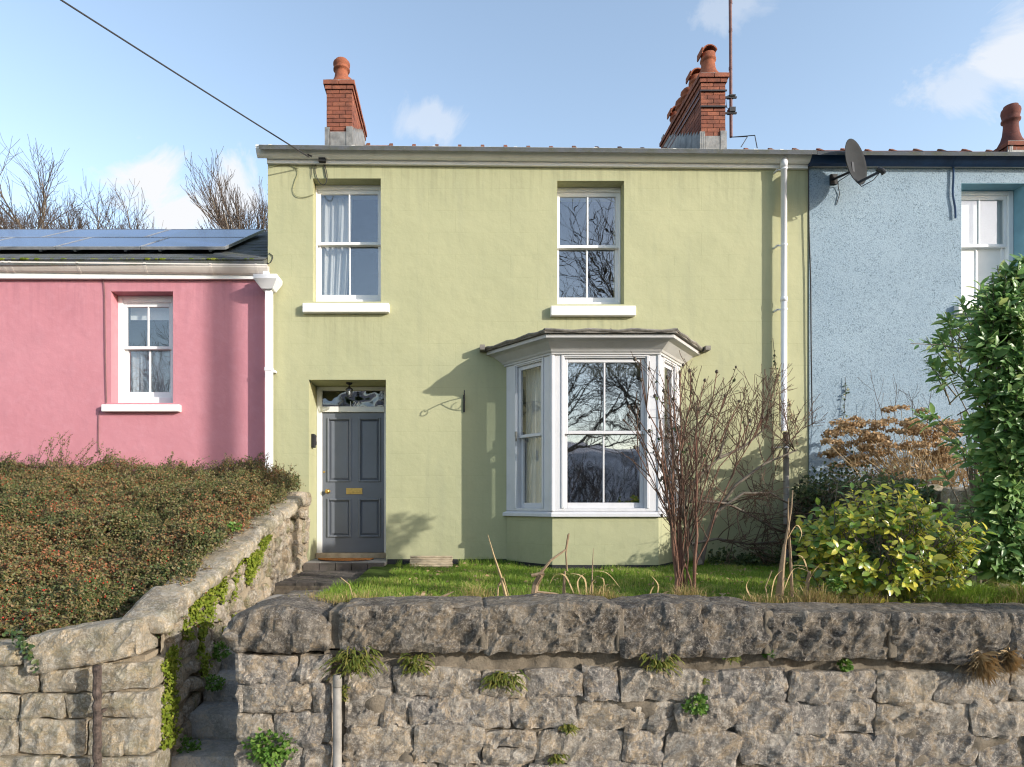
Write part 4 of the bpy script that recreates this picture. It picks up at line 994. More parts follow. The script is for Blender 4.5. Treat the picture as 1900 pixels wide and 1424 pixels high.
# ------------------------------------------------------------------ left boundary wall: curved front, then up beside the steps to the house
lw = thing('boundary_wall', 'pale mossy stone boundary wall climbing beside the steps to the front door', 'wall', (-2.4, 4.4, -1.17))
k = 0
def lfront(x0, x1, pt, pb, d, sd, mat='sandstone', dep=0.3, **kw):
    obj('stone' if mat != 'capl' else 'coping_stone', rock(x0, x1, d, d+dep, PZ(pb, d), PZ(pt, d), sd, 0.024, **kw), M['sandstone'], lw)
yl = 4.30
L2 = lambda p: PX(p, yl)
for a, b, t, bt in ((-330, -150, 1200, 1235), (-146, 56, 1196, 1232), (60, 262, 1150, 1226)):
    Tsh = Matrix(((1, 0, 0, 0), (0, 1, 0, 0), (0.16 if a == 60 else 0.04, 0, 1, -(0.16 if a == 60 else 0.04)*L2(b-20)), (0, 0, 0, 1)))
    obj('coping_stone', rock(L2(a), L2(b), yl-0.07, yl+0.30, PZ(bt, yl)+(0.025 if a == 60 else 0), PZ(t, yl)-0.01, 500+a, 0.022, 0.022, 0.02, 0.03, top=0.015, T=Tsh), M['sandstone'], lw)
for pt, pb, xs in ((1230, 1280, ((-330, -170), (-166, 74), (78, 176), (180, 283))), (1286, 1330, ((-330, -120), (-116, 38), (42, 120), (124, 284))), (1335, 1400, ((-330, -200), (-196, 36), (40, 160), (164, 285))), (1405, 1470, ((-330, -60), (-56, 105), (109, 285))), (1475, 1545, ((-330, 40), (44, 285)))):
    for a, b in xs:
        obj('stone', rock(L2(a), L2(b), yl-0.02+rg.uniform(-0.012, 0.012), yl+0.28, PZ(pb, yl), PZ(pt, yl), 600+k, 0.022, 0.010, 0.02, 0.026), M['sandstone'], lw); k += 1
# the side towards the steps: rubble standing on the face x = -2.08
fx = -2.08
Tside = Matrix(((0, -1, 0, fx), (1, 0, 0, 0), (0, 0, 1, 0), (0, 0, 0, 1)))      # local x runs along +y, local -y faces +x
zlow = lambda y: 0.06+0.218*(y-4.9) if y > 4.9 else 0.06+0.30*(y-4.9)
zstep = lambda y: max(-1.17, min(-0.10, -1.01+(y-4.6)*0.66))
rr = random.Random(5); y = 4.34
cols = []
for zr in range(13):
    y = 4.57+rr.uniform(0, 0.06); z0 = -1.17+zr*0.165
    while y < 8.9:
        wd = rr.uniform(0.14, 0.36); y2 = min(y+wd, 8.93); za = max(z0+rr.uniform(-0.03, 0.03), zstep(y)-0.12); zb = min(z0+0.158+rr.uniform(-0.03, 0.03), zlow((y+y2)/2)-0.005)
        if zb-za > 0.07 and y2-y > 0.08:
            pr = rr.uniform(-0.02, 0.03)
            obj('stone', rock(y+0.008, y2-0.008, -pr, 0.25, za+0.005, zb-0.005, 700+k, 0.032, 0.03, 0.018, 0.04, T=Tside, warp=0.03), M['rubble'], lw); k += 1
        y = y2+0.006
m = mortar_sheet(lambda u, v: ((fx-0.022, 4.5+4.44*u, -1.17+(zlow(4.5+4.44*u)+1.17)*v), (1, 0, 0)), 110, 60, 0.05, 9); obj('mortar', m, M['mortar_pale'], lw, smooth=True)
m = MB(); m.box(-4.5, fx-0.05, yl+0.03, yl+0.3, -1.2, -0.19); m.box(-2.4, fx-0.1, yl+0.31, 8.95, -1.2, -0.2); obj('backing', m, M['mortar_pale'], lw)
# sloping coping
ys = [4.42, 4.93, 5.42, 6.02, 6.72, 7.40, 8.02, 8.50]
for i in range(len(ys)-1):
    a, b = ys[i], ys[i+1]; za, zb = zlow(a), zlow(b); ln = math.hypot(b-a, zb-za); ang = math.atan2(zb-za, b-a)
    T = Matrix.Translation((fx, a, za)) @ Matrix.Rotation(R(90), 4, 'Z') @ Matrix.Rotation(-ang, 4, 'Y')
    obj('coping_stone', rock(0.006, ln-0.006, -0.06+rr.uniform(-0.02, 0.02), 0.26, 0.015, 0.14+rr.uniform(-0.02, 0.02), 900+i, 0.026, 0.04, 0.018, 0.035, T=T, top=0.015, warp=0.02), M['sandstone'], lw)
obj('coping_stone', rock(fx-0.3, fx+0.04, 8.5, 8.97, 0.82, 1.02, 930, 0.03, 0.06, 0.03, 0.03), M['rubble'], lw)
# rusty iron post in front of it
m = MB(); px = PX(179, 4.16); pp, rr_ = [], []
for i in range(26):
    z = -1.17+(PZ(1236, 4.16)+1.17)*i/25; pp.append((px+0.004*math.sin(i*1.7), 4.17+0.003*math.cos(i*2.3), z)); rr_.append(0.027+0.005*noise.noise(Vector((z*14, 3, 1)))+0.003*math.sin(i*2.9))
m.tube(pp, rr_, 9)
m.box(px-0.008, px+0.008, 4.165, 4.28, -0.55, -0.53)
tag(obj('iron_post', m, M['rust']), 'rusty flaking iron post standing against the pale boundary wall', 'post')

M['tread'] = stone_mat('worn_grey_tread', (0.60, 0.58, 0.55), (0.66, 0.63, 0.60), (0.25, 0.23, 0.2), (0.75, 0.72, 0.68), 0.3, 0.35, 0.15)
# ------------------------------------------------------------------ steps and path
st = thing('stone_steps', 'narrow worn stone steps rising between the gate pier and boundary wall', 'steps', (-1.75, 4.6, -1.17))
for i, (ya, z) in enumerate(((4.30, -1.06), (4.60, -0.99), (4.93, -0.80), (5.25, -0.61), (5.58, -0.45), (5.9, -0.31), (6.3, -0.22))):
    if i == 0: continue
    obj('step', rock(fx-0.02, PX(441, dq)+0.0, ya, ya+0.42, z-0.20, z, 820+i, 0.035, 0.022, 0.01, 0.008, warp=0.008), M['tread'], st)
obj('step', rock(fx+0.0, -1.20, 6.62, 7.25, -0.32, -0.165, 833, 0.04, 0.02, 0.01, 0.008), M['tread'], st)
obj('step', rock(-1.9, -1.0, 6.95, 7.3, -0.26, -0.13, 834, 0.04, 0.02, 0.01, 0.008), M['stone'], st)
path = MB(); path.box(fx-0.01, -0.72, 7.24, 8.98, -0.35, -0.085); path = tag(obj('path', path, M['mortar']), kind='structure')
def paver_mesh(l, w, h):
    m = MB(); b = 0.006; m.box(0, l, 0, w, 0, h-b)
    m.add([(0,0,h-b),(l,0,h-b),(l,w,h-b),(0,w,h-b),(b,b,h),(l-b,b,h),(l-b,w-b,h),(b,w-b,h)], [(4,5,6,7),(0,1,5,4),(1,2,6,5),(2,3,7,6),(3,0,4,7)])
    me = bpy.data.meshes.new('paving_brick'); me.from_pydata(m.v, [], m.f); me.materials.append(M['paver']); return me
pv, pv2 = paver_mesh(0.205, 0.098, 0.06), paver_mesh(0.215, 0.10, 0.085)
rp = random.Random(2)
def put(me, x, y, z, ry=0): 
    o = bpy.data.objects.new('paving_brick', me); COL.objects.link(o); o.parent = path; o.location = Vector((x, y, z))-wl(path); o.rotation_euler = (rp.uniform(-0.012, 0.012), rp.uniform(-0.012, 0.012), ry+rp.uniform(-0.012, 0.012))
for j in range(13):
    y = 7.36+j*0.105; x = fx+0.02-(0.105 if j % 2 else 0); xe = -1.0+0.045*j
    while x < min(xe, -0.55):
        if x > fx-0.06: put(pv, x, y, -0.115+rp.uniform(-0.003, 0.005))
        x += 0.212
for i in range(5): put(pv2, fx+0.02+i*0.222, 7.245, -0.135)
ds = thing('door_step', 'brick-edged doorstep slab in front of the grey front door', 'step', (-1.54, 8.8, -0.06))
m = MB(); m.box(DO[0]+0.008, DO[1]+0.02, 8.74, 9.385, -0.09, 0.05); obj('slab', m, M['paving'], ds, bevel=0.012)
dpv = paver_mesh(0.213, 0.098, 0.108)
for i in range(5):
    o = bpy.data.objects.new('edge_brick', dpv); COL.objects.link(o); o.parent = ds; o.location = Vector((DO[0]+0.01+i*0.222, 8.63, -0.06))-wl(ds)
# coir half-round mat
m = MB(); n = 20; mc = (PX(638, 9.0), 9.18)
top = [(mc[0]+0.40*math.cos(math.pi+math.pi*i/n), mc[1]+0.34*math.sin(math.pi+math.pi*i/n)) for i in range(n+1)]
m.add([(x, y, 0.052) for x, y in top]+[(x, y, 0.072) for x, y in top], [tuple(range(n+1))[::-1], tuple(range(n+1, 2*n+2))]+[(i, (i+1) % (n+1), n+1+(i+1) % (n+1), n+1+i) for i in range(n+1)])
mat_ = thing('doormat', 'half-round orange coir doormat on the front doorstep', 'doormat', (mc[0], mc[1], 0.052))
obj('coir_pile', m, M['coir'], mat_)
m = MB(); m.tube([(x, y, 0.058) for x, y in top], 0.006, 6); obj('rubber_rim', m, M['plinth'], mat_)
# slatted board by the wall
sb = thing('slatted_board', 'small pale wooden slatted board propped against the house wall', 'board', (-0.35, 8.85, 0))
bx0, bx1 = PX(761, 8.8), PX(840, 8.8)
Tb = Matrix.Translation((bx0, 8.62, -0.005)) @ Matrix.Rotation(R(28), 4, 'X')
for i in range(5):
    m = MB(); m.T = Tb; m.box(0.002*(i % 2), bx1-bx0-0.003*(i % 3), 0.056*i, 0.056*i+0.039, 0.0, 0.018); obj('slat', m, M['wood'], sb, bevel=0.003)
for x in (0.06, 0.5):
    m = MB(); m.T = Tb; m.box(x, x+0.035, 0.0, 0.26, -0.022, -0.001); obj('batten', m, M['wood'], sb)

# ------------------------------------------------------------------ party garden wall on the right
pw = thing('party_garden_wall', 'low ivy-covered rubble wall between the green and blue house gardens', 'wall', (5.05, 7.5, -0.1))
Tp = Matrix(((0, 1, 0, 4.93), (-1, 0, 0, 0), (0, 0, 1, 0), (0, 0, 0, 1)))      # local x runs along -y, local -y faces -x
r3 = random.Random(15); k = 0
for zr in range(6):
    y = 8.93
    while y > 5.9:
        wd = r3.uniform(0.2, 0.42); z0 = -0.2+zr*0.2; zt = z0+0.19+(r3.uniform(0, 0.08) if zr == 5 else 0)
        obj('stone', rock(-y+0.006, -y+wd-0.006, -r3.uniform(-0.015, 0.02), 0.32, z0, zt, 1500+k, 0.05, 0.04, 0.03, 0.04, T=Tp, warp=0.02), M['rubble'], pw); k += 1; y -= wd+0.004
m = MB(); m.box(4.955, 5.22, 5.85, 8.96, -0.3, 0.98); obj('mortar', m, M['mortar'], pw)

# ------------------------------------------------------------------ ground of the gardens
def terrain(name, x0, x1, y0, y1, fn, nx, ny, mat):
    m = MB(); vs = [(x0+(x1-x0)*i/nx, y0+(y1-y0)*j/ny, fn(x0+(x1-x0)*i/nx, y0+(y1-y0)*j/ny)) for j in range(ny+1) for i in range(nx+1)]
    m.add(vs, [(j*(nx+1)+i, j*(nx+1)+i+1, (j+1)*(nx+1)+i+1, (j+1)*(nx+1)+i) for j in range(ny) for i in range(nx)])
    return tag(obj(name, m, mat, smooth=True), kind='structure')
def zlawn(x, y):
    z = 0.0+0.03*noise.noise(Vector((x*0.8, y*0.8, 0)))-0.012*max(0, x-3)
    if y < 5.0: z += 0.05*(5.0-y)
    return z
terrain('lawn', PX(444, dq)+0.3, 12, 4.5, 8.975, zlawn, 70, 26, M['turf'])
terrain('neighbour_garden', 5.24, 12.5, 5.2, 8.97, lambda x, y: 0.03, 4, 4, M['soil'])
def zbank(x, y):
    t = (y-4.62)/4.0; t = max(0, min(1.1, t)); z = 0.0+1.30*t+0.16*math.sin(min(t, 1)*math.pi)
    if x > -3.0: z = min(z, z*0.0+zlow(y)+0.30+0.35*max(0, (-2.3-x))) 
    return z+0.06*noise.noise(Vector((x*1.1, y*1.1, 4)))
terrain('bank', -10.4, fx-0.2, 4.45, 9.0, lambda x, y: zbank(x, y)-0.10, 60, 34, M['soil'])
# ------------------------------------------------------------------ small things on the houses
ln = thing('porch_lantern', 'small black lantern hanging from the front door soffit', 'lantern', (PX(648, 9.25), 9.25, DO[3]-0.28))
lx, lyy, lz = PX(648, 9.22), 9.22, DO[3]
m = MB(); m.lathe((lx, lyy, lz-0.002), [(0.05, 0), (0.048, -0.012), (0.02, -0.03), (0.008, -0.036), (0.008, -0.06)][::-1], 14); m.lathe((lx, lyy, lz-0.06), [(0.052, -0.035), (0.05, -0.028), (0.02, -0.005), (0.008, 0)], 8); obj('canopy', m, M['iron'], ln)
m = MB()
for i in range(6):
    a = math.pi/3*i; m.bar((lx+0.05*math.cos(a), lyy+0.05*math.sin(a), lz-0.093), (lx+0.034*math.cos(a), lyy+0.034*math.sin(a), lz-0.20), 0.008)
m.lathe((lx, lyy, lz-0.215), [(0.012, 0), (0.038, 0.006), (0.038, 0.014), (0.01, 0.015)], 8); obj('cage', m, M['iron'], ln)
m = MB(); m.lathe((lx, lyy, lz-0.198), [(0.030, 0), (0.045, 0.10)], 6); obj('lantern_glass', m, M['glass'], ln)
m = MB(); m.sphere((lx, lyy, lz-0.15), 0.022, 10, 7, (1, 1, 1.3)); obj('bulb', m, M['white_clean'], ln, smooth=True)
kx0 = DO[0]
m = MB(); m.box(kx0+0.001, kx0+0.05, 9.14, 9.235, PZ(831, 9.18), PZ(806, 9.18)); m.box(kx0+0.05, kx0+0.066, 9.15, 9.225, PZ(826, 9.18), PZ(808, 9.18))
ks = thing('key_safe', 'small black key box on the reveal beside the front door', 'key box', (kx0+0.03, 9.19, PZ(831, 9.18))); obj('case', m, M['iron'], ks, bevel=0.008)
m = MB(); m.box(kx0+0.067, kx0+0.072, 9.165, 9.21, PZ(820, 9.18), PZ(811, 9.18)); obj('dial', m, M['greypipe'], ks)
hb = thing('basket_bracket', 'black iron hanging basket bracket on the wall left of the bay', 'bracket', (PX(860, 9), 9.0, PZ(749, 9)))
bx = PX(861, 8.99); zt, zb = PZ(733, 8.99), PZ(765, 8.99)
m = MB(); m.box(bx-0.012, bx+0.012, 8.982, 8.999, zb, zt); obj('wall_plate', m, M['iron'], hb)
m = MB(); arm = [(bx, 8.985-0.345*t, zt-0.03+0.03*math.sin(t*3)) for t in [i/10 for i in range(11)]]
for i in range(14):
    a = i/13*5.0; arm.append((bx, 8.64-0.045*math.sin(a)*(1-0.03*i), zt-0.045-0.02+0.045*math.cos(a)*(1-0.03*i)+0.02))
m.tube(arm, 0.007, 6); obj('arm', m, M['iron'], hb)
m = MB(); m.tube([(bx, 8.985-0.2*t, zb+0.03+(zt-0.03-zb)*t-0.03*math.sin(t*3.14)) for t in [i/10 for i in range(11)]], 0.006, 6)
m.tube([(bx, 8.93-0.05*math.sin(a), zb+0.13+0.05*math.cos(a)) for a in [i*0.5 for i in range(11)]], 0.005, 6); obj('brace', m, M['iron'], hb)
# satellite dish
sd = thing('satellite_dish', 'dark grey oval satellite dish on an arm near the blue gutter', 'satellite dish', P(1548, 330, 8.95))
cen = P(1589, 300, 8.60); nv = Vector((0.52, -0.85, 0.10)).normalized(); ux = Vector((0, 0, 1)).cross(nv).normalized(); uy = nv.cross(ux)
m = MB(); vs, fs = [], []; nn = 28
for j, (rr0, dp_) in enumerate(((0.0, -0.055), (0.1, -0.05), (0.19, -0.036), (0.27, -0.012), (0.305, 0.0), (0.315, -0.004), (0.27, -0.026), (0.19, -0.05), (0.0, -0.07))):
    for i in range(nn):
        a = 2*math.pi*i/nn; vs.append(cen+ux*rr0*math.cos(a)*0.9+uy*rr0*math.sin(a)*1.02+nv*dp_)
for j in range(8):
    for i in range(nn): fs.append((j*nn+i, j*nn+(i+1) % nn, (j+1)*nn+(i+1) % nn, (j+1)*nn+i))
m.add(vs, fs); obj('reflector', m, M['dishgrey'], sd, smooth=True)
low = cen-uy*0.30-nv*0.01; lnb = P(1634, 318, 8.42)
m = MB(); m.bar(low, lnb, 0.022, 0.03); obj('feed_arm', m, M['iron'], sd)
m = MB(); d = (lnb-cen).normalized(); m.tube([lnb-d*0.05+Vector((0,0,0.01)), lnb+d*0.02+Vector((0,0,0.015)), lnb+d*0.06], [0.03, 0.034, 0.022], 10); m.tube([lnb+Vector((0.01,0,-0.01)), lnb+Vector((0.03,0,-0.05))], 0.014, 8); obj('receiver', m, M['iron'], sd)
m = MB(); wp = P(1547, 333, 8.965); el = cen-nv*0.07
m.box(wp.x-0.05, wp.x+0.05, 8.955, 8.984, wp.z-0.07, wp.z+0.07); m.tube([wp, wp+Vector((0.02, -0.12, -0.02)), el-uy*0.10], 0.018, 8); m.bar(el-uy*0.12, el+uy*0.02, 0.06, 0.05); obj('wall_bracket', m, M['iron'], sd)
m = MB(); pts = [lnb, lnb+Vector((-0.06, 0.05, -0.09)), low+Vector((0.05, 0, -0.05)), low, el-uy*0.12, wp+Vector((0.03, -0.05, -0.06)), P(1555, 345, 8.96), P(1558, 360, 8.97), P(1552, 380, 8.975)]; m.tube(pts, 0.006, 5); obj('lead_wire', m, M['cable'], sd)
# aerial mast strapped to the right chimney
am = thing('aerial_mast', 'tall thin rusty aerial mast clamped beside the right chimney', 'mast', P(1357, 255, 11.7))
mx_ = PX(1356.5, 11.7)
m = MB(); m.tube([(mx_, 11.7, PZ(255, 11.7)), (mx_-0.01, 11.7, PZ(60, 11.7)), (mx_-0.03, 11.7, 11.6)], 0.028, 10)
for py in (60, 130, 8): m.lathe((mx_-0.01, 11.7, PZ(py, 11.7)), [(0.033, 0), (0.033, 0.05)], 10)
obj('pole', m, M['mast'], am)
for py, dl in ((183, 0.0), (212, 0.02)):
    m = MB(); z = PZ(py, 11.7); m.box(PX(1346, 11.5)-0.02, mx_+0.09, 11.66, 11.69, z-0.015, z+0.015); m.box(mx_-0.05, mx_+0.06, 11.64, 11.76, z+0.016, z+0.04+dl*3); m.box(PX(1301, 11.5)-0.02, PX(1346, 11.5)+0.015, 11.465, 11.49, z-0.012, z+0.012); obj('bracket', m, M['iron'], am)
for py in (166, 178):
    m = MB(); z = PZ(py, 11.5); m.box(PX(1301, 11.5)-0.02, PX(1301, 11.5)-0.003, 11.55, 13.6, z-0.03, z+0.01); obj('lashing_strap', m, M['mast'], am)
m = MB(); b = Vector((mx_, 11.7, PZ(255, 11.7)))
m.tube([b, b+Vector((0.12, -0.4, -0.22)), P(1375, 273, 10.2)], 0.008, 5); m.tube([b, b+Vector((0.25, -0.4, -0.2)), P(1405, 275, 10.2)], 0.008, 5); m.tube([b+Vector((0,0,0.8)), b+Vector((-0.1,0,0.75)), b+Vector((-0.08,0,0.55)), b+Vector((0,0,0.5))], 0.006, 5); obj('lead_wire', m, M['cable'], am)

# ------------------------------------------------------------------ telegraph poles and the overhead line
def telegraph(label, x, y, h):
    t = thing('telegraph_pole', label, 'telegraph pole', (x, y, -1.2), 'telegraph poles along the road')
    m = MB(); m.tube([(x, y, -1.2), (x, y, h*0.5), (x, y, h)], [0.15, 0.13, 0.11], 12); obj('pole', m, M['bark'], t)
    m = MB(); m.box(x-0.5, x+0.5, y-0.05, y+0.05, h-0.5, h-0.4)
    for d in (-0.42, -0.2, 0.2, 0.42): m.lathe((x+d, y, h-0.4), [(0.02, 0), (0.035, 0.03), (0.03, 0.1), (0.01, 0.12)], 8)
    obj('cross_arm', m, M['bark'], t)
telegraph('wooden telegraph pole whose soft shadow falls on the pink wall', 10.1, 0.45, 11.5)
telegraph('wooden telegraph pole across the road carrying the overhead line', -14, -6, 8.1)
a, b = P(574, 292, 8.84), Vector((-14, -6, 7.97)); n = 40
m = MB(); m.tube([a.lerp(b, i/n)+Vector((0, 0, -0.42*4*(i/n)*(1-i/n)*0.5)) for i in range(n+1)], 0.009, 6)
tag(obj('overhead_line', m, M['cable']), 'black overhead line sloping down across the sky to the green eaves', 'cable')
# ------------------------------------------------------------------ plants: growing branches
nr = np.random.default_rng(11)
def unit(v): return v/(np.linalg.norm(v)+1e-9)
def grow(out, p, d, ln, r, lev, rng, up=0.15, jit=0.22, kids=(5, 4, 3, 3), spread=(0.5, 0.9), ratio=0.62, k=5, rmin=0.003, start=0.3):
    p = np.array(p, float); d = unit(np.array(d, float)); pts = [p.copy()]; rad = [r]
    for i in range(k-1):
        d = unit(d+rng.normal(0, jit, 3)*0.6+np.array([0, 0, up])); p = p+d*ln/(k-1); pts.append(p.copy()); rad.append(max(rmin, r*(1-0.62*(i+1)/(k-1))))
    out.append((np.array(pts), np.array(rad), lev))
    if lev >= len(kids): return
    n = kids[lev]+(1 if rng.random() < 0.5 else 0)
    for c in range(n):
        t = start+(1-start)*(c+rng.random()*0.8)/n; t = min(t, 0.999); f = t*(k-1); i = int(f); q = pts[i]+(pts[min(i+1, k-1)]-pts[i])*(f-i)
        ax = unit(pts[min(i+1, k-1)]-pts[max(i, 0)]) if i < k-1 else d
        a = rng.uniform(0, 6.283); s = unit(np.cross(ax, [0.3, 0.2, 1.0])); b = np.cross(ax, s); g = rng.uniform(*spread)
        nd = ax*math.cos(g)+(s*math.cos(a)+b*math.sin(a))*math.sin(g)
        grow(out, q, nd, ln*ratio*rng.uniform(0.75, 1.15)*(1.15-0.4*t), max(rmin, r*(1-0.6*t)*0.66), lev+1, rng, up, jit, kids, spread, ratio, k, rmin, start)

def bare_tree(label, base, h, r, seed, kids=(6, 5, 4, 4), trunk=0.35, spread=(0.35, 0.75), up=0.12, limbs=5, lean=(0, 0), group='bare winter trees', ratio=0.6, fan=0.5, tw=0.006, sides=4):
    rng = np.random.default_rng(seed)
    t = thing('bare_tree', label, 'tree', base, group)
    b = np.array(base, float); br = []; tp = b+np.array([lean[0], lean[1], h*trunk])
    tk = MB(); tk.tube([b, b+(tp-b)*0.5+np.array([0.06, 0.03, 0]), tp], [r*1.25, r, r*0.85], 10); obj('trunk', tk, M['bark'], t, smooth=True)
    for i in range(limbs):
        a = 6.283*i/limbs+rng.uniform(-0.4, 0.4); d = np.array([math.cos(a)*fan, math.sin(a)*fan, 1.0])
        grow(br, tp-np.array([0, 0, rng.uniform(0, h*trunk*0.15)]), d, h*(1-trunk)*0.62*rng.uniform(0.85, 1.1), r*0.55, 0, rng, up, 0.2, kids, spread, ratio, 5, tw)
    V, Q = branch_mesh([(p, q) for p, q, l in br if l < 2], 5); obj_np('limbs', V, [Q], M['bark'], t)
    V, Q = branch_mesh([(p, q) for p, q, l in br if l >= 2], 3); tag(obj_np('crown', V, [Q], M['twig'], t), kind=None)
    return t
# beyond the roofs
bare_tree('bare tree with a fan of fine twigs showing above the solar panels', (-13.2, 22, -1.3), 14.3, 0.20, 21, (9, 8, 6), 0.50, fan=0.62, spread=(0.3, 0.85), up=0.10, limbs=10, tw=0.005, ratio=0.58)
bare_tree('bare tree half hidden behind the left corner of the green house', (-5.7, 20, -1.3), 13.3, 0.20, 22, (9, 8, 6), 0.46, fan=0.30, spread=(0.25, 0.55), up=0.12, limbs=8, tw=0.0055, ratio=0.56)
bare_tree('small bare tree behind the far end of the solar roof', (-16.6, 23, -1.3), 11.0, 0.18, 23, (7, 6, 5), 0.44, fan=0.9, spread=(0.3, 0.7), up=0.16, limbs=7, tw=0.006, ratio=0.56)
# across the road, seen only in the window panes
for i, (x, y, h, lb) in enumerate(((10.3, -12, 19, 'tallest bare tree across the road, mirrored in the right upper window'), (4.3, -16, 15, 'bare tree across the road mirrored in the left panes of the bay'), (12.4, -19, 16, 'bare tree across the road mirrored in the right panes of the bay'), (1.2, -22, 13, 'farthest bare tree across the road, low in the bay reflection'), (-16, -15, 13, 'bare tree across the road mirrored in the pink cottage window'))):
    bare_tree(lb, (x, y, -1.2), h, 0.24, 31+i, (6, 6, 5), 0.22, fan=0.55, spread=(0.45, 0.95), up=0.05, limbs=6, group='trees across the road mirrored in the panes', tw=0.010, ratio=0.62)
for i, (x, lb) in enumerate(((4.5, 'left pane'), (5.4, 'left pane beside the glazing bar'), (6.3, 'right pane beside the glazing bar'), (7.2, 'right pane'))):
    bare_tree('bare shrub mirrored in the lower %s of the bay' % lb, (x, -9.7+0.2*(i % 2), -1.2), 4.4, 0.035, 71+i, (4, 4, 3), 0.06, fan=0.45, spread=(0.3, 0.6), up=0.1, limbs=5, group='bare shrubs across the road mirrored in the bay', tw=0.006, ratio=0.6)
m = MB(); vs = []
for j, (yy, hh) in enumerate(((-38, 0.0), (-50, 7), (-75, 15), (-120, 24), (-180, 18))):
    for i in range(61):
        x = -150+i*5; vs.append((x, yy, -1.34+hh*(0.75+0.5*noise.noise(Vector((x*0.02, yy*0.03, 3))))+(hh > 0)*1.4*noise.noise(Vector((x*0.2, yy*0.1, 7)))))
m.add(vs, [(j*61+i, (j+1)*61+i, (j+1)*61+i+1, j*61+i+1) for j in range(4) for i in range(60)])
tag(obj('added_hills', m, simple('added_woodland', (0.50, 0.47, 0.48), 0.95, 0.5, 0.5, 1.0, 2, dist=0.5)), kind='structure')  # hillside added out of view, covers the horizon glow mirrored in the bay
hg = MB()
for i in range(90):
    q = random.Random(i); hg.sphere((-30+i*0.75, -10.4+q.uniform(-0.3, 0.3), -0.5), q.uniform(0.6, 1.0), 7, 5, (1, 0.8, 1.1))
tag(obj('hedge', hg, M['conifer']), 'low dark hedge along the far side of the road', 'hedge')

# ------------------------------------------------------------------ plants: leaves
def leaf_tmpl(l, w, bend=0.15, fold=0.25, pr=((0.3, 0.85), (0.6, 1.0), (0.85, 0.55))):
    v = [(0, 0, 0)]
    for t, q in pr:
        z = -bend*l*t*t
        v += [(-w/2*q, l*t, z+w/2*q*fold), (0, l*t, z), (w/2*q, l*t, z+w/2*q*fold)]
    v.append((0, l, -bend*l)); n = len(pr); e = len(v)-1
    f3 = [(0, 2, 1), (0, 3, 2), (e, 1+3*(n-1), 2+3*(n-1)), (e, 2+3*(n-1), 3+3*(n-1))]
    f4 = []
    for i in range(n-1):
        a = 1+3*i; b = a+3; f4 += [(a, a+1, b+1, b), (a+1, a+2, b+2, b+1)]
    return np.array(v, float), np.array(f3, int).reshape(-1, 3), np.array(f4, int).reshape(-1, 4)
def frames(axis, nrm):
    y = axis/(np.linalg.norm(axis, axis=1, keepdims=True)+1e-9); x = np.cross(y, nrm); x /= np.linalg.norm(x, axis=1, keepdims=True)+1e-9; z = np.cross(x, y)
    return np.stack([x, y, z], -1)
def scatter(tm, pos, axis, nrm, scale):
    v, f3, f4 = tm; Rm = frames(axis, nrm); N, k = len(pos), len(v)
    V = np.einsum('nij,kj->nki', Rm, v)*scale[:, None, None]+pos[:, None]
    o = (np.arange(N)*k)[:, None, None]; F = []
    if len(f3): F.append((f3[None]+o).reshape(-1, 3))
    if len(f4): F.append((f4[None]+o).reshape(-1, 4))
    return V.reshape(-1, 3), F
def foliage(root, tm, pos, axis, nrm, scale, mat, name='leaf', nparts=300, rank=None):
    order = np.argsort(rank) if rank is not None else np.arange(len(pos))
    big, rest = order[:nparts], order[nparts:]
    if len(big):
        v, f3, f4 = tm; me = mesh_np(name, v, [f for f in (f3, f4) if len(f)]); me.materials.append(mat); Rm = frames(axis[big], nrm[big]); b = np.array(wl(root))
        for i, j in enumerate(big):
            o = bpy.data.objects.new(name, me); COL.objects.link(o); o.parent = root
            m4 = np.eye(4); m4[:3, :3] = Rm[i]*scale[j]; m4[:3, 3] = pos[j]-b; o.matrix_local = Matrix(m4.tolist())
    if len(rest):
        V, F = scatter(tm, pos[rest], axis[rest], nrm[rest], scale[rest]); tag(obj_np('foliage', V, F, mat, root), kind='stuff')

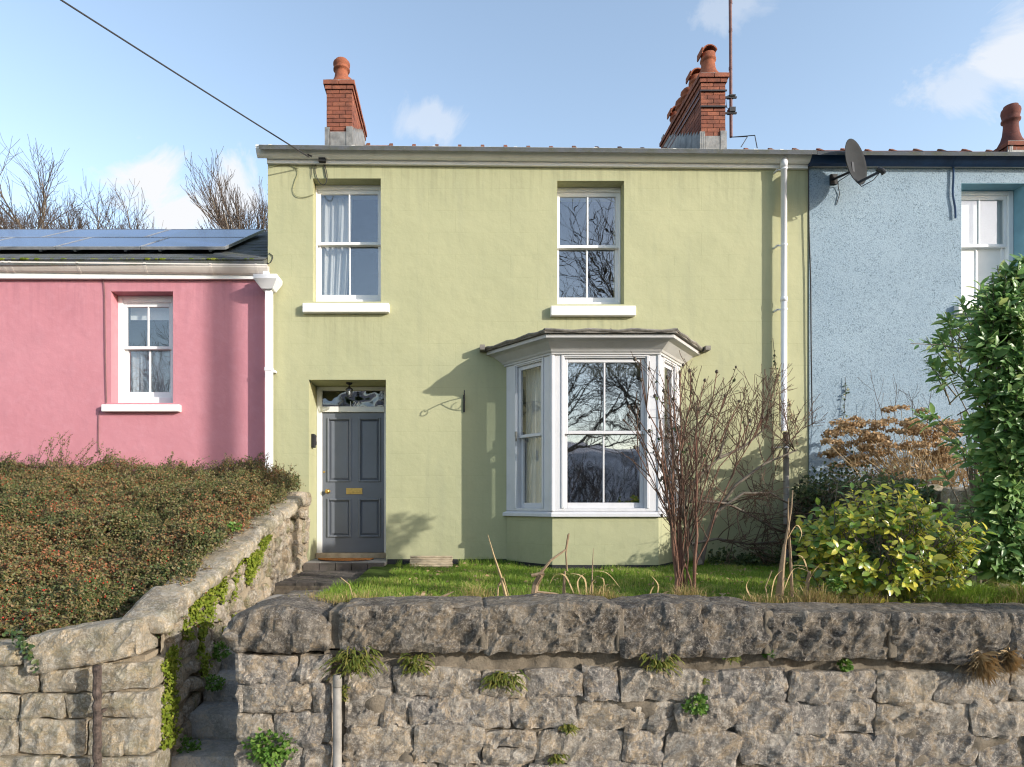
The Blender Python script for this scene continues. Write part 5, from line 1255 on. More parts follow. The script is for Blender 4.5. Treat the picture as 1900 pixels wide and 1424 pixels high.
# laurel at the right edge: upright leafy shoots through its whole volume
def laurel():
    t = thing('laurel_shrub', 'tall dark green glossy laurel shrub at the right edge of the garden', 'shrub', (4.45, 5.35, 0)); rng = np.random.default_rng(5)
    pos, ax, nm, scl, tw = [], [], [], [], []
    prof = [(0.25, 4.30), (0.6, 4.27), (1.0, 4.29), (1.5, 4.27), (2.0, 4.23), (2.3, 4.27), (2.5, 4.38), (2.68, 4.54), (2.82, 4.80)]
    zs, xs_ = [p[0] for p in prof], [p[1] for p in prof]
    tx = np.interp
    n = 0
    while n < 620:
        z = rng.uniform(0.22, 2.80); xl = tx(z, zs, xs_)+0.07*noise.noise(Vector((0, z*3, 7)))
        x = xl+abs(rng.normal(0, 0.2)) if rng.random() < 0.6 or xl > 4.6 else rng.uniform(xl, 4.75)
        if x > 4.72: continue
        top = tx(x, xs_[5:], zs[5:])-0.04*max(0, x-4.6)
        if z > top: continue
        yf = 4.98+0.12*noise.noise(Vector((x*3, z*3, 2)))+0.10*max(0, z-1.9)+0.05*math.exp(-((x-xl)/0.1)**2)-0.10*max(0, 4.6-x); yb = 5.75
        y = yf+abs(rng.normal(0, 0.07)) if rng.random() < 0.80 else rng.uniform(yf, yb)
        if y > yb: continue
        o = np.array([-0.6*math.exp(-(x-xl)/0.25), -0.9*math.exp(-(y-yf)/0.25)+0.4*(y-5.4), 0.55+1.2*math.exp(-(top-z)/0.2)])+rng.normal(0, 0.35, 3)
        d = unit(o); L_ = rng.uniform(0.12, 0.22); p0 = np.array([x, y, z]); n += 1
        tw.append((np.array([p0-d*0.2, p0, p0+d*L_]), np.array([0.006, 0.004, 0.002])))
        m = rng.integers(9, 15); ph = rng.uniform(0, 6.28); s = unit(np.cross(d, [0.2, 0.5, 0.7])); b = np.cross(d, s)
        for i in range(m):
            u = i/m; a = ph+i*2.4; q = p0+d*L_*(u*1.05-0.15); op = 1.25-0.75*u+rng.normal(0, 0.12)
            rad_ = s*math.cos(a)+b*math.sin(a); ad = d*math.cos(op)+rad_*math.sin(op)+np.array([0, 0, -0.12])
            pos.append(q); ax.append(ad); nm.append(d*math.sin(op)*1.0-rad_*math.cos(op)*0.6+np.array([0.65, -0.65, 0.25])+rng.normal(0, 0.2, 3)); scl.append(rng.uniform(0.6, 1.25)*(1.0 if u < 0.75 else 0.72))
    # one stray shoot sticking out to the left
    for k_, (px_, py_) in enumerate(((1697, 637), (1705, 640), (1716, 636), (1728, 641), (1738, 637), (1750, 640), (1762, 638))):
        p = np.array(P(px_, py_, 5.1)); pos.append(p); ax.append(np.array([-0.7, -0.3, 0.5*(-1)**k_])); nm.append(np.array([0.1, -0.6, 0.7])); scl.append(0.55)
    tw.append((np.array([P(1690, 638, 5.1), P(1740, 640, 5.12), P(1800, 650, 5.2)]), np.array([0.003, 0.004, 0.006])))
    pos, ax, nm, scl = map(np.array, (pos, ax, nm, scl))
    rank = pos[:, 1]+0.25*(pos[:, 0]-3.9)+rng.uniform(0, 0.08, len(pos))
    foliage(t, leaf_tmpl(0.118, 0.043, 0.22, 0.35), pos, ax, nm, scl, M['laurel'], rank=rank)
    st_ = []
    for i in range(9): grow(st_, (4.65+rng.normal(0, 0.1), 5.42+rng.normal(0, 0.06), 0), (rng.normal(0, 0.08), rng.normal(0, 0.06), 1), rng.uniform(1.2, 1.7), 0.02, 2, rng, 0.1, 0.06, (0, 0, 3), (0.2, 0.4), 0.4, 5, 0.004)
    V, Q = branch_mesh([(p, r) for p, r, l in st_]+tw, 5); obj_np('stems', V, [Q], M['bark'], t)
laurel()

def camellia():
    t = thing('camellia_bush', 'rounded yellow-green glossy evergreen bush on the front lawn', 'bush', (3.36, 4.98, 0)); rng = np.random.default_rng(6)
    pos, ax, nm, scl, tw = [], [], [], [], []; n = 0; c0 = np.array([3.37, 4.98, 0.43])
    while n < 360:
        v = rng.normal(0, 1, 3); v = unit(v); rr_ = rng.uniform(0.45, 1.0)**0.5; lump = 1+0.25*noise.noise(Vector(v*2.2)+Vector((3, 1, 8)))
        p0 = c0+v*rr_*np.array([0.60, 0.42, 0.46])*lump
        if p0[2] < 0.10: continue
        d = unit(v*np.array([1, 1, 0.6])+np.array([0, 0, 0.7])+rng.normal(0, 0.35, 3)); L_ = rng.uniform(0.08, 0.2); n += 1
        tw.append((np.array([p0-d*0.15, p0, p0+d*L_]), np.array([0.004, 0.003, 0.0015])))
        m = rng.integers(6, 11); ph = rng.uniform(0, 6.28); s = unit(np.cross(d, [0.2, 0.5, 0.7])); b = np.cross(d, s)
        for i in range(m):
            u = i/m; a = ph+i*2.4; q = p0+d*L_*(u*1.05-0.1); op = 1.3-0.6*u+rng.normal(0, 0.15); rad_ = s*math.cos(a)+b*math.sin(a)
            pos.append(q); ax.append(d*math.cos(op)+rad_*math.sin(op)+np.array([0, 0, -0.15])); nm.append(d*math.sin(op)-rad_*math.cos(op)*0.6+np.array([0.55, -0.6, 0.3])+rng.normal(0, 0.25, 3)); scl.append(rng.uniform(0.55, 1.2))
    pos, ax, nm, scl = map(np.array, (pos, ax, nm, scl))
    foliage(t, leaf_tmpl(0.078, 0.042, 0.15, 0.25), pos, ax, nm, scl, M['camellia'], rank=pos[:, 1]+rng.uniform(0, 0.1, len(pos)))
    st_ = []
    for i in range(10): grow(st_, (3.37+rng.normal(0, 0.05), 4.98+rng.normal(0, 0.05), 0), (rng.normal(0, 0.5), rng.normal(0, 0.4), 1), rng.uniform(0.5, 0.8), 0.011, 2, rng, 0.05, 0.15, (0, 0, 4), rmin=0.003)
    V, Q = branch_mesh([(p, r) for p, r, l in st_]+tw, 4); obj_np('stems', V, [Q], M['bark'], t)
camellia()

def ivy():
    t = thing('ivy', 'dark green ivy with bare trails over the garden wall by the downpipe', 'ivy', (4.9, 8.0, 0)); rng = np.random.default_rng(8)
    N = 5200; y = rng.uniform(6.4, 8.95, N); z = rng.uniform(-0.02, 1.12, N)
    keep = np.array([noise.noise(Vector((a*1.6, b*1.8, 3)))+0.34*(a-7.0) > -0.12 for a, b in zip(y, z)])
    y, z = y[keep], z[keep]; N = len(y)
    bul = np.array([max(0, 0.10+0.16*noise.noise(Vector((a*2.5, b*2.5, 9)))) for a, b in zip(y, z)])
    pos = np.stack([4.91-bul*rng.uniform(0.1, 1, N), y, z], -1)
    # over the top
    n2_ = 600; y2 = rng.uniform(7.3, 8.95, n2_); p2 = np.stack([rng.uniform(4.85, 5.3, n2_), y2, 1.06+np.abs(rng.normal(0, 0.09, n2_))*(1+0.8*(y2 > 8.0))], -1)
    # along the foot of the house wall
    n3 = 900; p3 = np.stack([rng.uniform(3.55, 4.9, n3), 8.9-np.abs(rng.normal(0, 0.12, n3)), np.abs(rng.normal(0.03, 0.10, n3))], -1)
    pos = np.concatenate([pos, p2, p3]); N = len(pos)
    ax = np.stack([rng.normal(-0.4, 0.5, N), rng.normal(-0.3, 0.6, N), rng.normal(-0.6, 0.5, N)], -1); nm = np.stack([rng.normal(-0.8, 0.3, N), rng.normal(-0.5, 0.3, N), rng.normal(0.5, 0.3, N)], -1)
    foliage(t, leaf_tmpl(0.05, 0.05, 0.1, 0.2, ((0.12, 0.7), (0.35, 1.0), (0.7, 0.5))), pos, ax, nm, rng.uniform(0.55, 1.15, N), M['ivy'], nparts=0)
    tw = []
    for i in range(190):
        p = np.array([4.86, rng.uniform(6.5, 8.95), rng.uniform(0.1, 1.2)]); q = [p]; d = rng.normal(0, 1, 3)*np.array([0.4, 1, 0.7])+np.array([-0.3, 0, 0.2])
        for k_ in range(4): d = unit(d+rng.normal(0, 0.4, 3)+np.array([0, 0, -0.12])); p = p+d*0.13; q.append(p)
        tw.append((np.array(q), np.linspace(0.006, 0.002, 5)))
    V, Q = branch_mesh(tw, 3); obj_np('trails', V, [Q], M['twig'], t)
ivy()
def climber(label, pts, seed):
    t = thing('climbing_shoot', label, 'creeper', tuple(P(*pts[0])), 'creeper shoots on the walls'); rng = np.random.default_rng(seed)
    q = [np.array(P(*p)) for p in pts]; m = MB(); m.tube(q, 0.004, 4); obj('stem', m, M['twig'], t)
    pos = []
    for i in range(len(q)-1):
        for k_ in range(9): pos.append(q[i]+(q[i+1]-q[i])*rng.random()+rng.normal(0, 0.016, 3)*np.array([1, 0.3, 1]))
    pos = np.array(pos); N = len(pos); V, F = scatter(leaf_tmpl(0.035, 0.03), pos, rng.normal(0, 1, (N, 3)), np.tile([0, -1., 0.4], (N, 1))+rng.normal(0, 0.3, (N, 3)), rng.uniform(0.6, 1.2, N))
    tag(obj_np('foliage', V, F, M['ivy'] if seed != 3 else M['deadbrown'], t), kind='stuff')
climber('dark creeper shoot climbing the left side of the white downpipe', [(1447, 800, 8.95), (1446, 720, 8.97), (1440, 690, 8.97), (1434, 628, 8.98)], 1)
climber('brown creeper shoot leaning right of the white downpipe', [(1478, 825, 8.95), (1474, 790, 8.97), (1466, 760, 8.98), (1463, 740, 8.98)], 3)
climber('thin creeper shoot on the blue wall above the dried hydrangea', [(1560, 800, 8.9), (1566, 770, 8.95), (1569, 730, 8.96), (1568, 700, 8.96)], 4)

# ------------------------------------------------------------------ bare shrubs
def rose():
    t = thing('rose_bush', 'bare red-stemmed rose bush with dark hips in front of the bay', 'bush', (1.82, 5.0, 0)); rng = np.random.default_rng(14); br, hips, th = [], [], []
    ends = [(1165, 770), (1190, 705), (1215, 735), (1238, 700), (1262, 690), (1281, 688), (1308, 706), (1330, 690), (1345, 735), (1372, 745), (1205, 800), (1392, 780), (1295, 760), (1250, 740), (1415, 775), (1178, 830)]
    for i, (ex, ey) in enumerate(ends):
        b = np.array([1.80+rng.uniform(-0.07, 0.11), 5.0+rng.uniform(-0.06, 0.06), 0.02]); e = np.array(P(ex, ey, 5.0+rng.uniform(-0.22, 0.25)))
        k_ = 9; pts = []
        for j in range(k_):
            u = j/(k_-1); w = np.array([b[0]+(e[0]-b[0])*u**1.7, b[1]+(e[1]-b[1])*u**1.4, b[2]+(e[2]-b[2])*u]); pts.append(w+rng.normal(0, 0.013, 3)*(0 < j < k_-1))
        thick = 0.015 if i in (3, 5, 12) else rng.uniform(0.005, 0.009); br.append((np.array(pts), np.linspace(thick, 0.0035, k_), 0))
        for j in range(7):
            f = rng.uniform(0.28, 0.97)*(k_-1); a = int(f); q = pts[a]+(pts[min(a+1, k_-1)]-pts[a])*(f-a); d = unit(pts[min(a+1, k_-1)]-pts[max(a-1, 0)])
            nd = d+rng.normal(0, 0.55, 3)*np.array([1, 0.8, 0.4])+np.array([0, 0, 0.25])
            grow(br, q, nd, rng.uniform(0.15, 0.42), 0.0052, 2, rng, 0.12, 0.15, (0, 0, 2), (0.4, 0.8), 0.6, 5, 0.0022)
        hips.append(pts[-1])
    for p, r, l in br:
        if l >= 2 and rng.random() < 0.17: hips.append(p[-1])
    fine = [(p, r) for p, r, l in br if l]; main = [(p, r) for p, r, l in br if not l]
    for p, r in main: 
        for j in range(60):
            f = rng.uniform(0, 6.5); a = int(f); q = p[a]+(p[a+1]-p[a])*(f-a); d = unit(rng.normal(0, 1, 3)*np.array([1, 1, 0.2])); th.append((np.array([q, q+d*(r[a]+0.009)]), np.array([0.003, 0.0006])))
    V, Q = branch_mesh(main, 6); obj_np('stems', V, [Q], M['rose'], t); V, Q = branch_mesh(fine, 4); obj_np('twigs', V, [Q], M['rosetwig'], t); V, Q = branch_mesh(th, 3); obj_np('thorns', V, [Q], M['rose'], t)
    for h in hips[:60]:
        m = MB(); m.sphere(tuple(h), rng.uniform(0.008, 0.014), 7, 5, (1, 1, 1.2)); obj('hip', m, M['hips'], t)
    pos = np.array([p[rng.integers(2, len(p))] for p, r in fine if rng.random() < 0.14]); N = len(pos)
    V, F = scatter(leaf_tmpl(0.035, 0.022), pos, rng.normal(0, 1, (N, 3)), rng.normal(0, 1, (N, 3)), rng.uniform(0.6, 1.2, N)); tag(obj_np('foliage', V, F, M['ivy'], t), kind='stuff')
rose()
def wall_shrub():
    t = thing('wall_shrub', 'bare grey-limbed shrub spreading over the wall between bay and downpipe', 'shrub', (3.2, 8.45, 0)); rng = np.random.default_rng(19); br = []
    D = 8.45
    limbs = [[(1300, 1048), (1283, 1010), (1268, 960), (1275, 915), (1300, 880), (1335, 850), (1350, 790)], [(1300, 1048), (1310, 1000), (1330, 950), (1365, 900), (1420, 860), (1480, 835)], [(1268, 960), (1262, 900), (1250, 850), (1262, 790)],
             [(1300, 930), (1350, 935), (1400, 960), (1440, 985), (1475, 990)], [(1330, 950), (1380, 915), (1430, 915), (1490, 950)], [(1335, 850), (1380, 830), (1425, 790)], [(1283, 1010), (1330, 1000), (1390, 1010), (1440, 1005)]]
    main = []
    for li, l in enumerate(limbs):
        q = np.array([P(x, y, D+0.12*math.sin(i+li)) for i, (x, y) in enumerate(l)]); main.append((q, np.linspace(0.042 if li < 2 else 0.022, 0.009, len(q))))
        n = 13 if li not in (3, 6) else 17
        for j in range(n):
            f = rng.uniform(0.2, 0.99)*(len(q)-1); a = int(f); p = q[a]+(q[min(a+1, len(q)-1)]-q[a])*(f-a)
            d = np.array([rng.normal(0, 0.5), rng.normal(0, 0.3), 1.0]) if li not in (3, 6, 4) else np.array([rng.normal(0.2, 0.8), rng.normal(-0.1, 0.35), rng.normal(0, 0.6)])
            grow(br, p, d, rng.uniform(0.35, 0.85)*(0.8 if li in (3, 6, 4) else 1), 0.009, 1, rng, 0.08 if li not in (3, 6, 4) else -0.02, 0.25, (0, 4, 2), (0.35, 0.8), 0.6, 5, 0.0034)
    br = [(np.stack([p[:, 0], np.minimum(p[:, 1], 8.93), np.maximum(p[:, 2], 0.02)], -1), r, l) for p, r, l in br if p[:, 2].max() < 2.75]
    V, Q = branch_mesh(main, 8); obj_np('limbs', V, [Q], M['bark'], t, smooth=True); V, Q = branch_mesh([(p, r) for p, r, l in br], 3); obj_np('twigs', V, [Q], M['rosetwig'], t)
wall_shrub()
def hydrangea():
    t = thing('hydrangea', 'dried brown hydrangea with flat flower heads against the blue wall', 'bush', (6.0, 8.15, 0)); rng = np.random.default_rng(24); st_, lv = [], []
    tm = leaf_tmpl(0.034, 0.03, 0.3, 0.3, ((0.4, 1.0), (0.8, 0.8)))
    heads = [(1648, 763, 8.3), (1672, 757, 8.35), (1710, 765, 8.3), (1732, 778, 8.25), (1586, 781, 8.4), (1562, 800, 8.4), (1540, 812, 8.45), (1615, 790, 8.2), (1650, 785, 8.1), (1690, 785, 8.1), (1755, 790, 8.2), (1770, 800, 8.1)]
    for i in range(85): heads.append((rng.uniform(1530, 1785), rng.uniform(785, 868), rng.uniform(7.6, 8.5)))
    for hx_, hy, hd in heads:
        arch = 772+((hx_-1665)/125)**2*38
        hy = max(hy, arch-12)
        e = np.array(P(hx_, hy, hd)); b = np.array([6.05+rng.normal(0, 0.2), 8.1+rng.normal(0, 0.12), 0.05]); b[0] = max(b[0], 5.45)
        pts = np.array([b+(e-b)*np.array([u**1.8, u**1.5, u]) for u in np.linspace(0, 1, 6)])+rng.normal(0, 0.012, (6, 3)); st_.append((pts, np.linspace(0.007, 0.0035, 6)))
        w = rng.uniform(0.07, 0.13); N = 80; v = rng.normal(0, 1, (N, 3)); v /= np.linalg.norm(v, axis=1, keepdims=True); v[:, 2] = np.abs(v[:, 2]); p = e+v*np.array([w, w*0.8, w*0.55])*rng.uniform(0.75, 1.05, (N, 1))
        ax = rng.normal(0, 1, (N, 3)); V, F = scatter(tm, p, ax, v+rng.normal(0, 0.5, (N, 3)), rng.uniform(0.7, 1.2, N)); obj_np('flower_head', V, F, M['hydra'], t)
        for k_ in range(5):
            u = rng.integers(2, 5); q = pts[u]; d = unit(rng.normal(0, 1, 3)+np.array([0, 0, 0.8])); st_.append((np.array([q+d*0.3*s for s in np.linspace(0, 1, 6)])+rng.normal(0, 0.008, (6, 3)), np.linspace(0.004, 0.002, 6)))
    for i in range(240):
        x = rng.uniform(5.4, 6.75); y = rng.uniform(7.5, 8.4); z0 = rng.uniform(0.9, 1.25); d = unit(np.array([rng.normal(0, 0.35), rng.normal(0, 0.3), 1])); st_.append((np.array([np.array([x, y, z0])+d*0.4*s for s in np.linspace(0, 1, 6)])+rng.normal(0, 0.008, (6, 3)), np.linspace(0.005, 0.002, 6)))
        lv.append(np.array([x, y, z0])+d*rng.uniform(0.0, 0.35)); lv.append(np.array([x, y, z0])+d*rng.uniform(0.0, 0.35)+rng.normal(0, 0.03, 3))
    V, Q = branch_mesh(st_, 4); obj_np('stems', V, [Q], M['straw'], t)
    lv = np.array(lv); N = len(lv); V, F = scatter(leaf_tmpl(0.06, 0.035), lv, rng.normal(0, 1, (N, 3))+np.array([0, 0, -0.6]), rng.normal(0, 1, (N, 3)), rng.uniform(0.5, 1.1, N)); tag(obj_np('foliage', V, F, M['hydra'], t), kind='stuff')
    # dry bare stems poking above it
    s2 = []
    for x, y in ((1634, 690), (1655, 705), (1700, 715), (1692, 725), (1716, 720), (1622, 745)):
        grow(s2, P(x+6, 800, 8.5), np.array(P(x, y, 8.6))-np.array(P(x+6, 800, 8.5)), abs(800-y)/138, 0.006, 2, rng, 0.05, 0.12, (0, 0, 4), (0.3, 0.7), 0.4, 6, 0.002)
    V, Q = branch_mesh([(p, r) for p, r, l in s2], 4); obj_np('bare_stems', V, [Q], M['twig'], t)
hydrangea()

# ------------------------------------------------------------------ cotoneaster over the left bank
def cotoneaster():
    t = thing('cotoneaster', 'low spreading cotoneaster with reddish leaves and berries covering the bank', 'shrub', (-3.6, 6.6, 0.4)); rng = np.random.default_rng(33)
    N = 300000; y = 4.50+rng.random(N)**1.25*4.46; x = -0.78*y-0.3+(rng.random(N))*(0.78*y+0.3-2.10); keep = (x < -2.16+0.05*np.sin(y*9)); x, y = x[keep], y[keep]
    # cells: average surface and clump height on a grid, then interpolated
    gx = np.linspace(-8, -1.9, 184); gy = np.linspace(4.3, 9.0, 142)
    G = np.array([[zbank(a, b)+0.15*noise.noise(Vector((a*2.2, b*2.2, 1)))+0.11*noise.noise(Vector((a*6.5, b*6.5, 5)))+0.05*noise.noise(Vector((a*15, b*15, 8))) for a in gx] for b in gy])
    fx_ = (x-gx[0])/(gx[1]-gx[0]); fy_ = (y-gy[0])/(gy[1]-gy[0]); i = np.clip(fx_.astype(int), 0, 182); j = np.clip(fy_.astype(int), 0, 140); u, v = fx_-i, fy_-j
    z = G[j, i]*(1-u)*(1-v)+G[j, i+1]*u*(1-v)+G[j+1, i]*(1-u)*v+G[j+1, i+1]*u*v
    clump = np.array([noise.noise(Vector((a*9, b*9, 2))) for a, b in zip(x, y)])
    keep = (rng.random(len(x)) < 0.45+0.9*(clump+0.35)); x, y, z = x[keep], y[keep], z[keep]; N = len(x)
    front = np.clip((4.72-y)/0.2, 0, 1)*0.10
    pos = np.stack([x, y, z-0.10*rng.random(N)**1.6+0.035*rng.random(N)**3-front], -1)
    vr = leaf_tmpl(0.025, 0.016, 0.1, 0.3, ((0.5, 1.0),)); vr = (vr[0], vr[1], vr[2])
    ax = rng.normal(0, 1, (N, 3))+np.array([0.1, -0.5, 0.25]); nm = np.tile([0.15, -0.55, 0.8], (N, 1))+rng.normal(0, 0.55, (N, 3))
    V, F = scatter(vr, pos, ax, nm, rng.uniform(0.7, 1.3, N)); tag(obj_np('foliage', V, F, M['coto'], t), kind='stuff')
    def surf(a, b):
        ii = np.clip(int((a-gx[0])/(gx[1]-gx[0])), 0, 183); jj = np.clip(int((b-gy[0])/(gy[1]-gy[0])), 0, 141); return G[jj, ii]
    tw, lp, la = [], [], []
    for k_ in range(3600):                    # arching twigs through the mass
        b = 4.6+rng.random()**1.2*4.3; a = rng.uniform(-0.78*b-0.2, -2.2); p = np.array([a, b, surf(a, b)-0.06]); d = unit(np.array([rng.normal(0.1, 0.7), rng.normal(-0.5, 0.6), rng.uniform(0.1, 0.6)])); q = [p]
        st_l = 0.045 if k_ < 2600 else rng.uniform(0.06, 0.10)
        for s in range(4): d = unit(d+np.array([0, 0, -0.13 if k_ < 2600 else -0.2])+rng.normal(0, 0.1, 3)); p = p+d*st_l; q.append(p)
        tw.append((np.array(q), np.linspace(0.0028, 0.001, 5)))
        for s in range(12 if k_ < 2600 else 34): f = rng.random()*3.99; c = int(f); lp.append(q[c]+(q[c+1]-q[c])*(f-c)+rng.normal(0, 0.004, 3)); la.append(d+rng.normal(0, 0.8, 3))
    shoots = [(rng.uniform(-5, 520), rng.uniform(846, 880), rng.uniform(0.10, 0.26)) for _ in range(34)] + [(12, 850, 0.25), (30, 842, 0.2), (60, 845, 0.22), (100, 815, 0.45), (112, 835, 0.35), (122, 808, 0.45), (150, 845, 0.2), (180, 825, 0.4), (195, 828, 0.45), (205, 838, 0.35), (230, 865, 0.2), (255, 868, 0.15), (280, 880, 0.12), (355, 868, 0.2), (378, 872, 0.22), (400, 868, 0.2), (430, 848, 0.28), (450, 852, 0.28), (470, 845, 0.3), (484, 840, 0.3), (492, 850, 0.25), (505, 862, 0.2), (520, 866, 0.2), (548, 868, 0.25), (322, 880, 0.15)]
    for px_, py_, hh in shoots:
        e = np.array(P(px_, py_, 8.55)); 
        for rep in range(5):
            e2 = e+rng.normal(0, 0.06, 3)*np.array([1, 0.6, 0.7]); b = e2+np.array([rng.normal(-0.12, 0.12), rng.normal(0, 0.08), -hh-0.12]); q = np.array([b+(e2-b)*np.array([s**1.6, s, s**0.9]) for s in np.linspace(0, 1, 5)]); tw.append((q, np.linspace(0.004, 0.0014, 5)))
            for s in range(int(90*hh)+8): f = rng.random()*3.99; c = int(f); lp.append(q[c]+(q[c+1]-q[c])*(f-c)+rng.normal(0, 0.009, 3)); la.append(rng.normal(0, 1, 3)+np.array([0, 0, 0.6]))
    lp, la = np.array(lp), np.array(la); N = len(lp); V, F = scatter(vr, lp, la, rng.normal(0, 1, (N, 3))+np.array([0, -0.4, 0.6]), rng.uniform(0.7, 1.25, N)); tag(obj_np('sprig_foliage', V, F, M['coto'], t), kind='stuff')
    V, Q = branch_mesh(tw, 3); obj_np('twigs', V, [Q], M['twig'], t)
    pb = []
    while len(pb) < 1500:
        b = 4.6+rng.random()**1.3*4.2; a = rng.uniform(-0.78*b-0.1, -2.25)
        if noise.noise(Vector((a*1.5, b*1.5, 6)))+0.45*(-a-0.42*b-1.0) < rng.normal(0, 0.22): continue
        pb.append((a, b, surf(a, b)+rng.uniform(-0.02, 0.025)))
    o8 = np.array([(1,0,0),(-1,0,0),(0,1,0),(0,-1,0),(0,0,1),(0,0,-1)], float)*0.0065; f8 = np.array([(0,2,4),(2,1,4),(1,3,4),(3,0,4),(2,0,5),(1,2,5),(3,1,5),(0,3,5)])
    V, F = scatter((o8, f8, np.zeros((0, 4), int)), np.array(pb), np.tile([0, 1., 0], (1500, 1)), np.tile([0, 0, 1.], (1500, 1)), rng.uniform(0.7, 1.4, 1500)); tag(obj_np('berries', V, F, M['berry'], t), kind='stuff')
    # a trailing runner with darker leaves over the front coping
    pos = []
    for (x0_, y0_), (x1_, y1_) in zip(((20, 1170), (45, 1195), (60, 1212)), ((45, 1195), (60, 1212), (75, 1238))):
        for k_ in range(36): s = rng.random(); pos.append(np.array(P(x0_+(x1_-x0_)*s, y0_+(y1_-y0_)*s, 4.22))+rng.normal(0, 0.018, 3))
    pos = np.array(pos); N = len(pos); V, F = scatter(leaf_tmpl(0.04, 0.026), pos, rng.normal(0, 1, (N, 3)), np.tile([0.2, -1, 0.5], (N, 1))+rng.normal(0, 0.4, (N, 3)), rng.uniform(0.6, 1.2, N)); tag(obj_np('runner', V, F, M['ivy'], t), kind='stuff')
cotoneaster()

# ------------------------------------------------------------------ grass
def blades(name, pos, h, w, mat, lean, rng, kind='stuff', parent=None, side=None):
    N = len(pos); a = rng.uniform(0, 6.283, N); sd_ = np.stack([np.cos(a), np.sin(a), np.zeros(N)], -1)
    b = rng.uniform(0, 6.283, N); ld = np.stack([np.cos(b), np.sin(b), np.zeros(N)], -1)*(lean*rng.uniform(0.2, 1.2, N))[:, None]
    if side is not None: ld = ld+side
    up = np.array([0, 0, 1.0]); mid = pos+up*(h*0.55)[:, None]+ld*(h*0.28)[:, None]; tip = pos+up*(h*(1-0.35*np.minimum(lean, 1.5)))[:, None]+ld*(h)[:, None]
    w2 = (w/2)[:, None]; V = np.stack([pos-sd_*w2, pos+sd_*w2, mid-sd_*w2*0.75, mid+sd_*w2*0.75, tip], 1).reshape(-1, 3); o = (np.arange(N)*5)[:, None]
    F = [np.array([[0, 1, 3, 2]])+o, np.array([[2, 3, 4]])+o]
    ob = obj_np(name, V, F, mat, parent); 
    if kind: ob['kind'] = kind
    return ob
rng = np.random.default_rng(44); N = 85000
x = rng.uniform(-1.25, 4.9, N); y = 4.62+rng.random(N)*4.36
ok = ~((y > 8.45) & (x > -0.75) & (x < 0.05)) & ~((y > 7.1) & (x < -0.75+0.08*np.sin(y*7))) & ~((y < 4.9) & (rng.random(N) < 0.4)) & ~((x < -1.0) & (y > 6.6)); x, y = x[ok], y[ok]
tuft = np.array([noise.noise(Vector((a*2.5, b*2.5, 0))) for a, b in zip(x, y)])
z = np.array([zlawn(a, b) for a, b in zip(x, y)])-0.01; h = (0.055+0.055*np.clip(tuft+0.3, 0, 1.2))*rng.uniform(0.6, 1.4, len(x))*np.where(y > 8.75, 1.5, 1)*np.where(y < 5.4, 1.35, 1)
blades('grass', np.stack([x, y, z], -1), h, rng.uniform(0.003, 0.006, len(x)), M['grass'], np.full(len(x), 0.55), rng)
N = 5200; x = rng.uniform(3.35, 4.75, N); y = rng.uniform(4.62, 4.98, N); h = 0.27+0.14*np.array([noise.noise(Vector((a*4, 2, b*4))) for a, b in zip(x, y)])
blades('long_grass', np.stack([x, y, np.full(N, 0.03)], -1), h*rng.uniform(0.7, 1.3, N), rng.uniform(0.003, 0.006, N), M['grass'], np.full(N, 0.9), rng)
N = 9000; x = rng.uniform(-1.15, 4.6, N); y = 4.60+np.abs(rng.normal(0, 0.09, N)); cl = np.array([noise.noise(Vector((a*3.2, 7, 1))) for a in x]); ok = cl > rng.uniform(-0.5, 0.35, N); x, y, cl = x[ok], y[ok], cl[ok]; N = len(x)
blades('dry_grass', np.stack([x, y, np.full(N, 0.06)], -1), (0.13+0.16*np.clip(cl, 0, 1))*rng.uniform(0.5, 1.6, N), rng.uniform(0.003, 0.006, N), M['drygrass'], np.full(N, 1.0), rng)

N = 900; x = rng.uniform(-0.6, 4.6, N); y = 4.65+rng.random(N)*4.2; V, F = scatter(leaf_tmpl(0.05, 0.03), np.stack([x, y, np.array([zlawn(a, b) for a, b in zip(x, y)])+rng.uniform(0.01, 0.05, N)], -1), rng.normal(0, 1, (N, 3))*np.array([1, 1, 0.3]), np.tile([0, 0, 1.], (N, 1))+rng.normal(0, 0.4, (N, 3)), rng.uniform(0.5, 1.2, N))
tag(obj_np('fallen_leaves', V, F, M['hydra']), kind='stuff')

# ------------------------------------------------------------------ dead stalks behind the coping
def stalk(label, lines, mat='deadbrown', group='dead plant stalks behind the coping', blades_=None, cat='dead stalk', d0=4.78):
    t = thing('dead_stalk', label, cat, tuple(P(*lines[0][0][0], d0)), group)
    for pts, r0, r1 in lines:
        q = [P(x_, y_, d0+0.02*math.sin(x_)) for x_, y_ in pts]; m = MB(); m.tube(q, list(np.linspace(r0, r1, len(q))), 6); obj('stem', m, M[mat], t)
    for pts in blades_ or []:
        q0 = [np.array(P(x_, y_, d0-0.05+0.03*math.sin(x_*3))) for x_, y_ in pts]; q = []; m = MB(); vs = []
        for i in range(len(q0)-1):
            a0, a1, a2, a3 = q0[max(i-1, 0)], q0[i], q0[i+1], q0[min(i+2, len(q0)-1)]
            q += [0.5*(2*a1+(a2-a0)*u+(2*a0-5*a1+4*a2-a3)*u*u+(3*a1-a0-3*a2+a3)*u**3) for u in (0, 0.2, 0.4, 0.6, 0.8)]
        q.append(q0[-1])
        for i, p in enumerate(q):
            w = 0.0065*(1-abs(i/(len(q)-1)-0.35)*1.3); vs += [tuple(p-np.array([w, 0, 0.3*w])), tuple(p+np.array([w, 0.004, 0.3*w]))]
        m.add(vs, [(2*i, 2*i+1, 2*i+3, 2*i+2) for i in range(len(q)-1)]); obj('dry_leaf', m, M['straw'], t)
    return t
